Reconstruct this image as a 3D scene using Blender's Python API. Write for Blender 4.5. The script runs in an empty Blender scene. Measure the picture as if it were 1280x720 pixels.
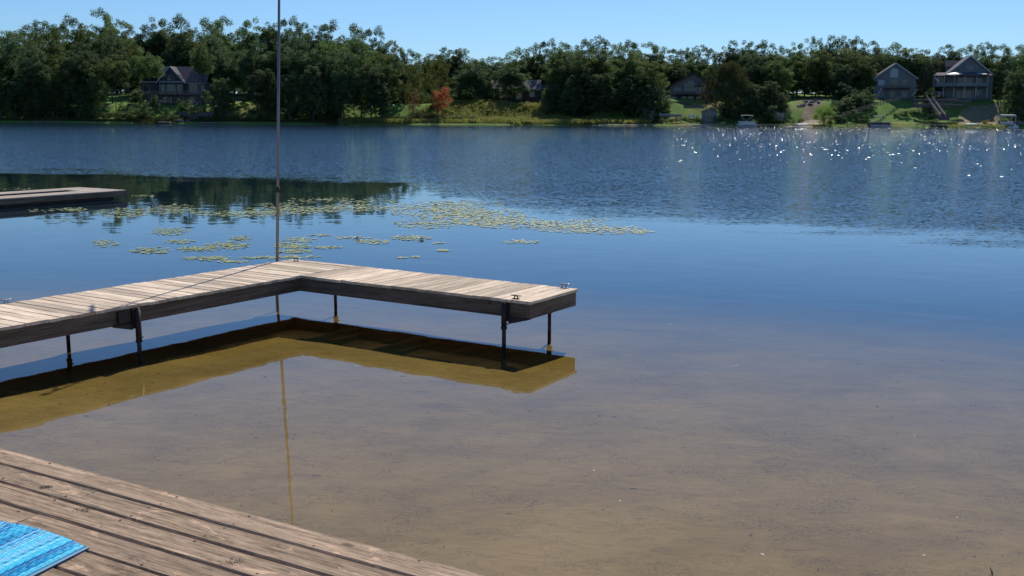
import bpy, math, random
import numpy as np
from mathutils import Vector, Matrix

random.seed(7)
rng = np.random.default_rng(7)
C = bpy.context.scene.collection
scene = bpy.context.scene

# ------------------------------------------------------------------ camera
F, PITCH, ROLL, EYE = 1331.9, 0.161, 0.0049, 2.8
cam_d = bpy.data.cameras.new('camera')
cam = bpy.data.objects.new('camera', cam_d)
C.objects.link(cam)
_r = Vector((1, 0, 0)); _u = Vector((0, math.sin(PITCH), math.cos(PITCH))); _f = Vector((0, math.cos(PITCH), -math.sin(PITCH)))
_R = _r * math.cos(ROLL) + _u * math.sin(ROLL)
_U = _u * math.cos(ROLL) - _r * math.sin(ROLL)
M = Matrix((_R, _U, -_f)).transposed().to_4x4()
M.translation = Vector((0, 0, EYE))
cam.matrix_world = M
cam_d.sensor_width = 36
cam_d.angle = 2 * math.atan(640 / F)
cam_d.clip_start = 0.05
cam_d.clip_end = 6000
scene.camera = cam

# ------------------------------------------------------------------ light
SUN_AZ, SUN_EL = 16.0, 46.5        # degrees to the right of the view axis, and above the horizon
sd = Vector((math.sin(math.radians(SUN_AZ)) * math.cos(math.radians(SUN_EL)),
             math.cos(math.radians(SUN_AZ)) * math.cos(math.radians(SUN_EL)), math.sin(math.radians(SUN_EL))))
sun_d = bpy.data.lights.new('sun', 'SUN')
sun_d.energy = 4.6
sun_d.angle = math.radians(0.5)
sun_d.color = (1.0, 0.93, 0.83)
sun = bpy.data.objects.new('sun', sun_d)
sun.rotation_euler = sd.to_track_quat('Z', 'Y').to_euler()
C.objects.link(sun)

world = bpy.data.worlds.new('World')
scene.world = world
world.use_nodes = True
nt = world.node_tree
nt.nodes.clear()
sky = nt.nodes.new('ShaderNodeTexSky')
sky.sky_type = 'NISHITA'
sky.sun_disc = False
sky.sun_elevation = math.radians(SUN_EL)
sky.sun_rotation = math.radians(SUN_AZ)
sky.altitude = 0
sky.air_density = 1.0
sky.dust_density = 0.2
sky.ozone_density = 3.0
mixc = nt.nodes.new('ShaderNodeMix'); mixc.data_type = 'RGBA'; mixc.blend_type = 'MULTIPLY'
mixc.inputs[0].default_value = 1.0
mixc.inputs[7].default_value = (0.56, 0.79, 1.10, 1)
bg = nt.nodes.new('ShaderNodeBackground'); bg.inputs[1].default_value = 0.10
wo = nt.nodes.new('ShaderNodeOutputWorld')
nt.links.new(sky.outputs[0], mixc.inputs[6]); nt.links.new(mixc.outputs[2], bg.inputs[0]); nt.links.new(bg.outputs[0], wo.inputs[0])

scene.view_settings.view_transform = 'Standard'
scene.view_settings.look = 'None'
scene.view_settings.exposure = 0.0
scene.view_settings.gamma = 1.0
scene.render.engine = 'CYCLES'
scene.cycles.max_bounces = 8
scene.cycles.transparent_max_bounces = 16
scene.cycles.sample_clamp_indirect = 4


# ------------------------------------------------------------------ pixels to places
def ray(px, py):
    u0, v0 = px - 640, py - 360
    c, s = math.cos(ROLL), math.sin(ROLL)
    u = u0 * c + v0 * s; v = -u0 * s + v0 * c
    return Vector((u / F, math.cos(PITCH) - math.sin(PITCH) * v / F, -math.sin(PITCH) - math.cos(PITCH) * v / F))


def on_z(px, py, z=0.0):
    d = ray(px, py); t = (z - EYE) / d.z
    return Vector((d.x * t, d.y * t, z))


def on_y(px, py, Y):
    d = ray(px, py); t = Y / d.y
    return Vector((d.x * t, Y, EYE + d.z * t))


def sstep(a, b, x):
    t = min(1, max(0, (x - a) / (b - a))); return t * t * (3 - 2 * t)


# ------------------------------------------------------------------ materials
class Mat:
    def __init__(s, name):
        s.m = bpy.data.materials.new(name); s.m.use_nodes = True
        s.t = s.m.node_tree; s.b = s.t.nodes['Principled BSDF']; s.out = s.t.nodes['Material Output']

    def n(s, kind, **kw):
        x = s.t.nodes.new('ShaderNode' + kind)
        for k, v in kw.items():
            if k.startswith('i_'):
                key = k[2:]; key = int(key) if key.isdigit() else key.replace('_', ' ')
                x.inputs[key].default_value = v
            else: setattr(x, k, v)
        return x

    def l(s, a, b): s.t.links.new(a, b)

    def coords(s, scale=(1, 1, 1), rot=0.0, src='Object'):
        tc = s.n('TexCoord'); mp = s.n('Mapping')
        mp.inputs['Scale'].default_value = scale; mp.inputs['Rotation'].default_value = (0, 0, rot)
        s.l(tc.outputs[src], mp.inputs[0]); return mp.outputs[0]

    def noise(s, vec, scale, detail=4, rough=0.55, dist=0.0):
        x = s.n('TexNoise'); x.inputs['Scale'].default_value = scale; x.inputs['Detail'].default_value = detail
        x.inputs['Roughness'].default_value = rough; x.inputs['Distortion'].default_value = dist
        s.l(vec, x.inputs['Vector']); return x

    def ramp(s, fac, stops):
        r = s.n('ValToRGB'); e = r.color_ramp.elements
        while len(e) < len(stops): e.new(0.5)
        for k, (p, c) in enumerate(stops):
            e[k].position = p; e[k].color = (*c, 1) if len(c) == 3 else c
        s.l(fac, r.inputs[0]); return r.outputs[0]

    def mix(s, fac, a, b, mode='MIX'):
        x = s.n('Mix', data_type='RGBA', blend_type=mode)
        for sock, v in ((0, fac), (6, a), (7, b)):
            if hasattr(v, 'is_linked') or hasattr(v, 'links'): s.l(v, x.inputs[sock])
            elif isinstance(v, (int, float)): x.inputs[sock].default_value = v
            else: x.inputs[sock].default_value = (*v, 1)
        return x.outputs[2]

    def math(s, op, a, b=0.0, clamp=False):
        x = s.n('Math', operation=op); x.use_clamp = clamp
        for k, v in ((0, a), (1, b)):
            if hasattr(v, 'links'): s.l(v, x.inputs[k])
            else: x.inputs[k].default_value = v
        return x.outputs[0]

    def bump(s, h, strength=0.3, dist=0.01):
        b = s.n('Bump'); b.inputs['Strength'].default_value = strength; b.inputs['Distance'].default_value = dist
        s.l(h, b.inputs['Height']); s.l(b.outputs[0], s.b.inputs['Normal']); return b.outputs[0]


def plain(name, col, rough=0.7, metal=0.0, var=0.25, scale=3.0, spec=0.3):
    m = Mat(name)
    nz = m.noise(m.coords(), scale, 5, 0.6)
    c = m.ramp(nz.outputs[0], [(0.3, tuple(x * (1 - var) for x in col)), (0.7, tuple(min(1, x * (1 + var)) for x in col))])
    m.l(c, m.b.inputs['Base Color'])
    m.b.inputs['Roughness'].default_value = rough; m.b.inputs['Metallic'].default_value = metal
    m.b.inputs['Specular IOR Level'].default_value = spec
    m.bump(nz.outputs[0], 0.15, 0.01)
    return m.m


def wood(name, dark, light, patch=None, patch_amt=0.6, grain=60.0, pscale=6.0, knots=True, rnd=0.35, bump=0.5, stretch=0.04):
    """weathered board; object X runs along the board"""
    m = Mat(name)
    tc = m.n('TexCoord'); oi = m.n('ObjectInfo')
    off = m.n('VectorMath', operation='SCALE'); 
    comb = m.n('CombineXYZ')
    m.l(oi.outputs['Random'], comb.inputs[0]); m.l(oi.outputs['Random'], comb.inputs[1]); comb.inputs[2].default_value = 0.3
    m.l(comb.outputs[0], off.inputs[0]); off.inputs['Scale'].default_value = 37.0
    add = m.n('VectorMath', operation='ADD'); m.l(tc.outputs['Object'], add.inputs[0]); m.l(off.outputs[0], add.inputs[1])
    mp = m.n('Mapping'); mp.inputs['Scale'].default_value = (stretch, 1, 1); m.l(add.outputs[0], mp.inputs[0])
    g = m.noise(mp.outputs[0], grain, 6, 0.65, 0.6)
    g2 = m.noise(mp.outputs[0], grain * 3.1, 3, 0.6, 0.2)
    mp2 = m.n('Mapping'); mp2.inputs['Scale'].default_value = (0.3, 1, 1); m.l(add.outputs[0], mp2.inputs[0])
    p = m.noise(mp2.outputs[0], pscale, 6, 0.62, 0.8)
    base = m.ramp(g.outputs[0], [(0.32, dark), (0.5, tuple((a + b) / 2 for a, b in zip(dark, light))), (0.68, light)])
    base = m.mix(m.ramp(g2.outputs[0], [(0.36, (0.55,) * 3), (0.52, (1,) * 3)]), (0, 0, 0), base, 'MIX') if False else m.mix(0.8, base, m.ramp(g2.outputs[0], [(0.33, (0.5,) * 3), (0.5, (1,) * 3)]), 'MULTIPLY')
    if patch_amt > .7:
        mo = m.noise(mp2.outputs[0], 34, 8, 0.75, 0.4); base = m.mix(0.85, base, m.ramp(mo.outputs[0], [(0.34, (0.42, 0.40, 0.38)), (0.46, (0.9, 0.9, 0.88)), (0.62, (1.12, 1.1, 1.06))]), 'MULTIPLY')
        bl = m.noise(mp2.outputs[0], 4.2, 9, 0.78, 0.6); base = m.mix(0.9, base, m.ramp(bl.outputs[0], [(0.30, (0.34, 0.33, 0.31)), (0.40, (0.85, 0.84, 0.8)), (0.5, (1,) * 3)]), 'MULTIPLY')
    # broad greying
    base = m.mix(0.75, base, m.ramp(p.outputs[0], [(0.3, (0.62, 0.62, 0.6)), (0.6, (1.05, 1.0, 0.97))]), 'MULTIPLY')
    if patch:
        p3 = m.noise(mp2.outputs[0], pscale * 0.9, 8, 0.7, 1.2)
        f = m.ramp(p3.outputs[0], [(0.6, (0,) * 3), (0.64, (patch_amt,) * 3)])
        base = m.mix(f, base, patch)
    if knots:
        v = m.n('TexVoronoi'); v.inputs['Scale'].default_value = 2.6
        mk = m.n('Mapping'); mk.inputs['Scale'].default_value = (0.75, 1.6, 1.6); m.l(add.outputs[0], mk.inputs[0]); m.l(mk.outputs[0], v.inputs['Vector'])
        k = m.ramp(v.outputs['Distance'], [(0.035, (0.35, 0.3, 0.26)), (0.075, (1, 1, 1))])
        base = m.mix(0.85, base, k, 'MULTIPLY')
    br = m.math('MULTIPLY_ADD', oi.outputs['Random'], rnd); br.node.inputs[2].default_value = 1 - rnd / 2
    hsv = m.n('HueSaturation'); m.l(base, hsv.inputs['Color']); m.l(br, hsv.inputs['Value'])
    m.l(hsv.outputs[0], m.b.inputs['Base Color'])
    m.b.inputs['Roughness'].default_value = 0.85; m.b.inputs['Specular IOR Level'].default_value = 0.2
    h = m.math('ADD', g.outputs[0], m.math('MULTIPLY', g2.outputs[0], 0.5))
    m.bump(h, bump, 0.004)
    return m.m


def foliage(name, dark, light, trans=0.35, rnd=0.35):
    m = Mat(name)
    at = m.n('Attribute', attribute_name='tone'); oi = m.n('ObjectInfo')
    c = m.ramp(at.outputs['Fac'], [(0.0, dark), (1.0, light)])
    br = m.math('MULTIPLY_ADD', oi.outputs['Random'], rnd); br.node.inputs[2].default_value = 1 - rnd / 2
    hu = m.math('MULTIPLY_ADD', oi.outputs['Random'], 0.035); hu.node.inputs[2].default_value = 0.483
    hsv = m.n('HueSaturation'); m.l(c, hsv.inputs['Color']); m.l(br, hsv.inputs['Value']); m.l(hu, hsv.inputs['Hue'])
    m.l(hsv.outputs[0], m.b.inputs['Base Color'])
    m.b.inputs['Roughness'].default_value = 0.7; m.b.inputs['Specular IOR Level'].default_value = 0.1
    tr = m.n('BsdfTranslucent'); m.l(hsv.outputs[0], tr.inputs[0])
    mx = m.n('MixShader'); mx.inputs[0].default_value = trans
    m.l(m.b.outputs[0], mx.inputs[1]); m.l(tr.outputs[0], mx.inputs[2]); m.l(mx.outputs[0], m.out.inputs[0])
    return m.m


MT = {}
MT['deck'] = wood('weathered_deck_wood', (0.205, 0.152, 0.105), (0.54, 0.40, 0.285), (0.62, 0.42, 0.27), 0.75, 46, 7, rnd=0.22, bump=0.9)
MT['dock'] = wood('bleached_dock_wood', (0.50, 0.385, 0.27), (0.90, 0.76, 0.58), (0.42, 0.30, 0.22), 0.35, 30, 3.5, rnd=0.6, bump=0.4)
MT['dock2'] = wood('grey_dock_wood', (0.38, 0.32, 0.26), (0.60, 0.52, 0.43), None, 0, 30, 3, rnd=0.3)
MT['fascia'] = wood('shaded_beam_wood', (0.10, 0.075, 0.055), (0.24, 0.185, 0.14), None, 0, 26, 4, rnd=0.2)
MT['steel'] = plain('galvanised_steel', (0.16, 0.16, 0.17), 0.5, 0.6)
MT['rust'] = plain('dark_painted_steel', (0.045, 0.035, 0.032), 0.6, 0.3)
MT['cleat'] = plain('cast_cleat_metal', (0.35, 0.35, 0.36), 0.35, 0.9, 0.2, 20)
MT['mast'] = plain('mast_aluminium', (0.22, 0.21, 0.21), 0.45, 0.5, 0.15, 2)
MT['white'] = plain('white_paint', (0.75, 0.75, 0.73), 0.5, 0, 0.06)
MT['trim'] = plain('grey_white_trim', (0.42, 0.43, 0.45), 0.6, 0, 0.1)
MT['glass'] = plain('dark_window_glass', (0.015, 0.02, 0.028), 0.12, 0, 0.3, 0.5, 0.6)
MT['siding_dark'] = plain('dark_green_siding', (0.065, 0.08, 0.085), 0.8, 0, 0.12, 1)
MT['siding_brown'] = plain('dark_brown_siding', (0.06, 0.04, 0.04), 0.8, 0, 0.12, 1)
MT['siding_taupe'] = plain('taupe_siding', (0.20, 0.185, 0.175), 0.8, 0, 0.08, 1)
MT['siding_grey'] = plain('grey_green_siding', (0.17, 0.19, 0.19), 0.8, 0, 0.08, 1)
MT['siding_sage'] = plain('sage_siding', (0.155, 0.175, 0.175), 0.8, 0, 0.08, 1)
MT['siding_cream'] = plain('cream_siding', (0.42, 0.38, 0.3), 0.8, 0, 0.08, 1)
MT['roof'] = plain('asphalt_shingles', (0.10, 0.095, 0.10), 0.9, 0, 0.25, 4)
MT['roof_pale'] = plain('pale_asphalt_shingles', (0.115, 0.105, 0.105), 0.9, 0, 0.2, 4)
MT['stone'] = plain('foundation_block', (0.16, 0.155, 0.15), 0.9, 0, 0.3, 2)
MT['timber'] = plain('retaining_timber', (0.13, 0.10, 0.10), 0.9, 0, 0.3, 2)
MT['timber_top'] = plain('pale_timber', (0.30, 0.24, 0.22), 0.9, 0, 0.3, 2)
MT['rail'] = plain('brown_rail_wood', (0.22, 0.16, 0.12), 0.85, 0, 0.25, 2)
MT['rock'] = plain('dark_shore_rock', (0.10, 0.095, 0.095), 0.9, 0, 0.4, 1.5)
MT['canvas'] = plain('navy_canvas', (0.03, 0.04, 0.06), 0.8)
MT['hull'] = plain('pontoon_aluminium', (0.35, 0.36, 0.38), 0.35, 0.7)
MT['panel_dark'] = plain('charcoal_boat_panel', (0.05, 0.05, 0.06), 0.4)
MT['bark'] = plain('bark', (0.10, 0.08, 0.065), 0.95, 0, 0.35, 3)
MT['leaf'] = foliage('broadleaf_foliage', (0.085, 0.14, 0.045), (0.21, 0.27, 0.09), .5)
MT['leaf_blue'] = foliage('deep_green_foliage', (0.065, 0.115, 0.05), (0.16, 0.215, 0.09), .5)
MT['leaf_olive'] = foliage('olive_foliage', (0.06, 0.08, 0.03), (0.14, 0.15, 0.055))
MT['leaf_poplar'] = foliage('yellow_green_foliage', (0.09, 0.12, 0.03), (0.21, 0.21, 0.05), 0.45)
MT['leaf_willow'] = foliage('bright_green_foliage', (0.16, 0.25, 0.05), (0.30, 0.38, 0.10), 0.55)
MT['leaf_red'] = foliage('red_autumn_foliage', (0.34, 0.085, 0.04), (0.60, 0.20, 0.09), 0.45)
MT['leaf_rust'] = foliage('rusty_autumn_foliage', (0.16, 0.07, 0.04), (0.30, 0.15, 0.09), 0.45)
MT['leaf_brown'] = foliage('brownish_foliage', (0.09, 0.08, 0.04), (0.19, 0.14, 0.08), 0.4)
MT['conifer'] = foliage('conifer_needles', (0.012, 0.028, 0.018), (0.03, 0.055, 0.03), 0.15)
MT['marsh'] = foliage('marsh_grass', (0.17, 0.20, 0.05), (0.38, 0.38, 0.12), 0.5)
MT['shrub'] = foliage('shoreline_shrub', (0.08, 0.11, 0.035), (0.18, 0.20, 0.08), 0.4)


# ------------------------------------------------------------------ mesh helpers
class MB:
    def __init__(s): s.v = []; s.f = []

    def add(s, vs, fs):
        o = len(s.v); s.v += [tuple(v) for v in vs]; s.f += [tuple(i + o for i in f) for f in fs]; return s

    def box(s, x0, x1, y0, y1, z0, z1, bev=0.0):
        if bev <= 0:
            v = [(x, y, z) for z in (z0, z1) for y in (y0, y1) for x in (x0, x1)]
            return s.add(v, [(0, 2, 3, 1), (4, 5, 7, 6), (0, 1, 5, 4), (2, 6, 7, 3), (0, 4, 6, 2), (1, 3, 7, 5)])
        b = bev   # bevel on the four long edges (box runs along X)
        prof = [(y0 + b, z0), (y1 - b, z0), (y1, z0 + b), (y1, z1 - b), (y1 - b, z1), (y0 + b, z1), (y0, z1 - b), (y0, z0 + b)]
        v = [(x, y, z) for x in (x0, x1) for y, z in prof]; n = 8
        f = [(i, (i + 1) % n, n + (i + 1) % n, n + i)[::-1] for i in range(n)] + [tuple(range(n)), tuple(range(2 * n - 1, n - 1, -1))]
        return s.add(v, f)

    def bar(s, a, b, w, h=None, up=(0, 0, 1)):
        a, b = Vector(a), Vector(b); h = h or w
        d = (b - a).normalized(); sd_ = d.cross(Vector(up))
        if sd_.length < 1e-4: sd_ = d.cross(Vector((1, 0, 0)))
        sd_.normalize(); u = sd_.cross(d).normalized()
        v = [p + sd_ * sx * w / 2 + u * sz * h / 2 for p in (a, b) for sx, sz in ((-1, -1), (1, -1), (1, 1), (-1, 1))]
        return s.add(v, [(0, 1, 2, 3), (7, 6, 5, 4), (0, 4, 5, 1), (1, 5, 6, 2), (2, 6, 7, 3), (3, 7, 4, 0)])

    def tube(s, pts, radii, n=10, caps=True):
        pts = [Vector(p) for p in pts]; k = len(pts); rings = []
        for i, p in enumerate(pts):
            d = (pts[min(i + 1, k - 1)] - pts[max(i - 1, 0)]).normalized()
            a = d.cross(Vector((0.31, 0.95, 0.05)));
            if a.length < 1e-3: a = d.cross(Vector((1, 0, 0)))
            a.normalize(); b = d.cross(a); r = radii[i] if hasattr(radii, '__len__') else radii
            rings.append([p + (a * math.cos(t) + b * math.sin(t)) * r for t in (2 * math.pi * j / n for j in range(n))])
        v = [q for r_ in rings for q in r_]; f = []
        for i in range(k - 1):
            for j in range(n):
                f.append((i * n + j, i * n + (j + 1) % n, (i + 1) * n + (j + 1) % n, (i + 1) * n + j))
        if caps: f += [tuple(range(n))[::-1], tuple((k - 1) * n + j for j in range(n))]
        return s.add(v, f)

    def prism(s, poly, axis, a, b):
        """poly of (p,q) extruded along axis from a to b; axis 'y': (x,z) poly; 'x': (y,z); 'z': (x,y)"""
        mk = {'y': lambda p, q, t: (p, t, q), 'x': lambda p, q, t: (t, p, q), 'z': lambda p, q, t: (p, q, t)}[axis]
        n = len(poly); v = [mk(p, q, a) for p, q in poly] + [mk(p, q, b) for p, q in poly]
        return s.add(v, [tuple(range(n)), tuple(range(2 * n - 1, n - 1, -1))] + [(i, n + i, n + (i + 1) % n, (i + 1) % n) for i in range(n)])

    def mesh(s, name, mat, smooth=False):
        me = bpy.data.meshes.new(name); me.from_pydata(s.v, [], s.f); me.materials.append(MT[mat] if isinstance(mat, str) else mat)
        if smooth: me.polygons.foreach_set('use_smooth', [True] * len(me.polygons))
        import bmesh
        bm = bmesh.new(); bm.from_mesh(me); bmesh.ops.recalc_face_normals(bm, faces=bm.faces); bm.to_mesh(me); bm.free()
        me.update(); return me

    def build(s, name, mat, parent=None, smooth=False):
        return obj(name, s.mesh(name, mat, smooth), parent)


def obj(name, me, parent=None):
    o = bpy.data.objects.new(name, me); C.objects.link(o)
    if parent is not None: o.parent = parent
    return o


def thing(name, label, cat, loc=(0, 0, 0), rz=0.0, group=None):
    o = bpy.data.objects.new(name, None); C.objects.link(o); o.location = loc; o.rotation_euler = (0, 0, rz)
    o.empty_display_size = 0.3
    return tag(o, label, cat, group)


def tag(o, label, cat=None, group=None, kind=None):
    if label: o['label'] = label
    if cat: o['category'] = cat
    if group: o['group'] = group
    if kind: o['kind'] = kind
    return o


def struct(o): o['kind'] = 'structure'; return o


def copy_tree(o, parent=None):
    c = o.copy(); C.objects.link(c); c.parent = parent
    for ch in list(o.children): copy_tree(ch, c)
    return c


def grid(name, xs, ys, fz, mat):
    X, Y = np.meshgrid(xs, ys); Z = fz(X, Y); n, m_ = X.shape
    v = np.stack([X, Y, Z], -1).reshape(-1, 3)
    i = np.arange(n * m_).reshape(n, m_)
    f = np.stack([i[:-1, :-1], i[:-1, 1:], i[1:, 1:], i[1:, :-1]], -1).reshape(-1, 4)
    me = bpy.data.meshes.new(name); me.from_pydata(v.tolist(), [], f.tolist()); me.materials.append(mat)
    me.polygons.foreach_set('use_smooth', [True] * len(me.polygons)); me.update()
    return obj(name, me)


# ------------------------------------------------------------------ terrain
SHORE = 300.0


def nss(a, b, x): t = np.clip((x - a) / (b - a), 0, 1); return t * t * (3 - 2 * t)


def shore_y(x): return SHORE + 1.2 * np.sin(x * 0.11) + 0.7 * np.sin(x * 0.37 + 1)


def bank_z(x, y):
    """far bank height; x is read as lateral place, image column ~ 640 + 4.4 x"""
    x = np.asarray(x, float); y = np.asarray(y, float)
    t = y - shore_y(x)
    # right: steep lawns; middle: flat marsh; left: moderate
    right = 0.5 + 7.4 * nss(4, 27, t) + 3.0 * nss(27, 90, t)
    mid = 0.35 + 1.0 * nss(2, 20, t) + 4.6 * nss(13, 27, t) + 5 * nss(40, 120, t)
    left = 0.6 + 4.9 * nss(3, 20, t) + 4.0 * nss(24, 70, t)
    wr = nss(38, 48, x); wl = 1 - nss(-72, -50, x)
    z = mid * (1 - wr) * (1 - wl) + right * wr + left * wl
    # sandy ramp valley at x about 80
    z = z - nss(0, 1, 1 - np.abs(x - 82) / 9) * np.minimum(z, 2.0) * 0.5
    z = z * nss(-1.5, 1.2, t) - 0.7 * (1 - nss(-2.0, 0.0, t)) * 1.0
    z = z + 0.12 * np.sin(x * 0.9 + y * 0.4) * nss(2, 10, t)
    return np.where(t < -8, -5.0, np.where(t < -1.5, -0.7 - 4.3 * nss(-1.5, -8, t), z))


def bz(x, y): return float(bank_z(np.array([x]), np.array([y]))[0])


gm = Mat('far_bank_grass')
gv = gm.coords()
g1 = gm.noise(gv, 0.09, 5, 0.6); g2 = gm.noise(gv, 1.6, 5, 0.65)
gc = gm.ramp(g1.outputs[0], [(0.36, (0.11, 0.21, 0.04)), (0.52, (0.15, 0.24, 0.055)), (0.66, (0.24, 0.22, 0.10))])
gc = gm.mix(0.7, gc, gm.ramp(g2.outputs[0], [(0.3, (0.55,) * 3), (0.7, (1.2,) * 3)]), 'MULTIPLY')
gm.l(gc, gm.b.inputs['Base Color']); gm.b.inputs['Roughness'].default_value = 0.95; gm.b.inputs['Specular IOR Level'].default_value = 0.1
gm.bump(g2.outputs[0], 0.6, 0.2)
xs = np.concatenate([np.linspace(-900, -160, 24), np.linspace(-150, 150, 301), np.linspace(160, 900, 24)])
ys = np.concatenate([np.linspace(290, 350, 100), np.linspace(354, 430, 20), np.linspace(450, 4500, 24)])
ground = struct(grid('ground', xs, ys, bank_z, gm.m))

# lake bed, at its apparent depth near the docks
def bed_z(x, y):
    t = y + 0.42 * np.clip(x, -3, 12)
    z = np.interp(t, [-30, -8, -2, 3, 8, 12, 14.5, 17, 22, 32, 60, 100], [1.6, 0.6, -0.03, -0.07, -0.12, -0.155, -0.20, -0.30, -0.7, -2.2, -4.5, -5.2])
    return z + 0.012 * np.sin(x * 2.1 + 0.7 * y) * np.sin(y * 1.7 - 0.4 * x)


bm_ = Mat('lake_bed_sand')
bv = bm_.coords()
b1 = bm_.noise(bm_.coords((0.6, 1, 1)), 1.1, 7, 0.62, 0.6)
b2 = bm_.noise(bm_.coords((0.7, 1.5, 1), 0.3), 5.5, 7, 0.7, 1.2)
b3 = bm_.noise(bm_.coords((0.8, 1.3, 1), 0.5), 18, 6, 0.75, 0.5)
bc = bm_.ramp(b1.outputs[0], [(0.28, (0.29, 0.21, 0.115)), (0.55, (0.38, 0.278, 0.155)), (0.75, (0.44, 0.318, 0.178))])
bc = bm_.mix(0.42, bc, bm_.ramp(b2.outputs[0], [(0.30, (0.30, 0.32, 0.3)), (0.42, (0.8, 0.8, 0.78)), (0.6, (1.05,) * 3)]), 'MULTIPLY')
b4 = bm_.noise(bm_.coords((0.9, 1.3, 1), 0.4), 2.4, 5, 0.6, 0.4)
b5 = bm_.noise(bm_.coords((1, 1.1, 1), 0.9), 46, 5, 0.8, 0.2)
cl_ = bm_.ramp(b4.outputs[0], [(0.44, (0,) * 3), (0.60, (1,) * 3)])
bc = bm_.mix(0.5, bc, bm_.ramp(b3.outputs[0], [(0.30, (0.3, 0.3, 0.3)), (0.42, (1,) * 3)]), 'MULTIPLY')
bc = bm_.mix(cl_, bc, bm_.mix(1.0, bc, bm_.ramp(b5.outputs[0], [(0.36, (0.42, 0.42, 0.4)), (0.50, (1,) * 3)]), 'MULTIPLY'))
bm_.l(bc, bm_.b.inputs['Base Color']); bm_.b.inputs['Roughness'].default_value = 1; bm_.b.inputs['Specular IOR Level'].default_value = 0
bm_.bump(b2.outputs[0], 0.4, 0.03)
xs = np.concatenate([np.linspace(-600, -30, 30), np.linspace(-28, 28, 200), np.linspace(30, 600, 30)])
ys = np.concatenate([np.linspace(-60, -6, 20), np.linspace(-5, 40, 180), np.linspace(42, 296, 40)])
struct(grid('lake_bed', xs, ys, bed_z, bm_.m))

# ------------------------------------------------------------------ water
wm = Mat('lake_water')
t_ = wm.t; t_.nodes.remove(wm.b)
geo = wm.n('NewGeometry')
sep = wm.n('SeparateXYZ'); wm.l(geo.outputs['Position'], sep.inputs[0])
def wmap(sx, sy, rot=0.0):
    mp = wm.n('Mapping'); mp.inputs['Scale'].default_value = (sx, sy, 1); mp.inputs['Rotation'].default_value = (0, 0, rot)
    wm.l(geo.outputs['Position'], mp.inputs[0]); return mp.outputs[0]
# breeze line: ruffled beyond it, calm before it
wob = wm.noise(wmap(0.10, 0.35, 0.3), 1.0, 6, 0.62)
gx = wm.math('MULTIPLY', wm.math('MAXIMUM', sep.outputs[0], 0.0), 0.75)
gx = wm.math('ADD', gx, wm.math('MULTIPLY', wm.math('MAXIMUM', wm.math('MINIMUM', sep.outputs[0], 0.0), -4.5), 2.7))
gx = wm.math('ADD', gx, wm.math('MULTIPLY', wm.math('MINIMUM', wm.math('ADD', sep.outputs[0], 4.5), 0.0), 0.29))
line = wm.math('ADD', gx, sep.outputs[1])
lw = wm.math('MULTIPLY_ADD', wob.outputs[0], 16.0); wm.l(line, lw.node.inputs[2])
mask = wm.n('MapRange'); mask.interpolation_type = 'SMOOTHSTEP'
mask.inputs['From Min'].default_value = 37.5; mask.inputs['From Max'].default_value = 49.0
wm.l(lw, mask.inputs['Value'])
n1 = wm.noise(wmap(0.9, 2.2, 0.12), 4.5, 4, 0.65)
n2 = wm.noise(wmap(0.9, 2.4, -0.2), 10, 2, 0.5)
nc = wm.noise(wmap(0.5, 1.6, 0.25), 2.2, 3, 0.5)
def cen(sock, k):
    a = wm.n('VectorMath', operation='SUBTRACT'); wm.l(sock, a.inputs[0]); a.inputs[1].default_value = (0.5, 0.5, 0.5)
    b = wm.n('VectorMath', operation='MULTIPLY'); wm.l(a.outputs[0], b.inputs[0]); b.inputs[1].default_value = k; return b.outputs[0]
def vadd(a, b):
    x = wm.n('VectorMath', operation='ADD'); wm.l(a, x.inputs[0]); wm.l(b, x.inputs[1]); return x.outputs[0]
big = wm.noise(wmap(0.05, 0.16, 0.1), 1.0, 3, 0.5)
rough_amt = wm.math('MULTIPLY', mask.outputs[0], wm.math('MULTIPLY_ADD', big.outputs[0], 1.0)); 
rough_amt.node.inputs[1].links[0].from_node.inputs[2].default_value = 0.5
rw = wm.n('VectorMath', operation='SCALE'); wm.l(vadd(cen(n1.outputs[1], (0.62, 0.66, 0)), cen(n2.outputs[1], (0.8, 0.75, 0))), rw.inputs[0]); wm.l(rough_amt, rw.inputs['Scale'])
slope = vadd(rw.outputs[0], cen(nc.outputs[1], (0.010, 0.018, 0)))
# scattered steep wavelets that catch the sun
vo = wm.n('TexVoronoi'); vo.voronoi_dimensions = '2D'; vo.inputs['Scale'].default_value = 1.0; wm.l(wmap(9.0, 14.0, 0.1), vo.inputs['Vector'])
vs_ = wm.n('SeparateXYZ'); wm.l(vo.outputs['Color'], vs_.inputs[0])
far = wm.n('MapRange'); far.inputs['From Min'].default_value = 50; far.inputs['From Max'].default_value = 150; far.inputs['To Min'].default_value = 1.0; far.inputs['To Max'].default_value = 0.972; wm.l(sep.outputs[1], far.inputs['Value'])
sel = wm.math('GREATER_THAN', vs_.outputs[2], far.outputs[0])
cx_ = wm.math('MULTIPLY_ADD', vs_.outputs[0], 0.38); cx_.node.inputs[2].default_value = -0.34
cy_ = wm.math('MULTIPLY_ADD', vs_.outputs[1], -0.36); cy_.node.inputs[2].default_value = -0.22
cv = wm.n('CombineXYZ'); wm.l(cx_, cv.inputs[0]); wm.l(cy_, cv.inputs[1])
sm_ = wm.n('Mix', data_type='VECTOR'); wm.l(sel, sm_.inputs[0]); wm.l(slope, sm_.inputs[4]); wm.l(cv.outputs[0], sm_.inputs[5]); slope = sm_.outputs[1]
glr = wm.math('MULTIPLY_ADD', sel, 0.15); glr.node.inputs[2].default_value = 0.02
upv = wm.n('VectorMath', operation='ADD'); wm.l(slope, upv.inputs[0]); upv.inputs[1].default_value = (0, 0, 1)
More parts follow.
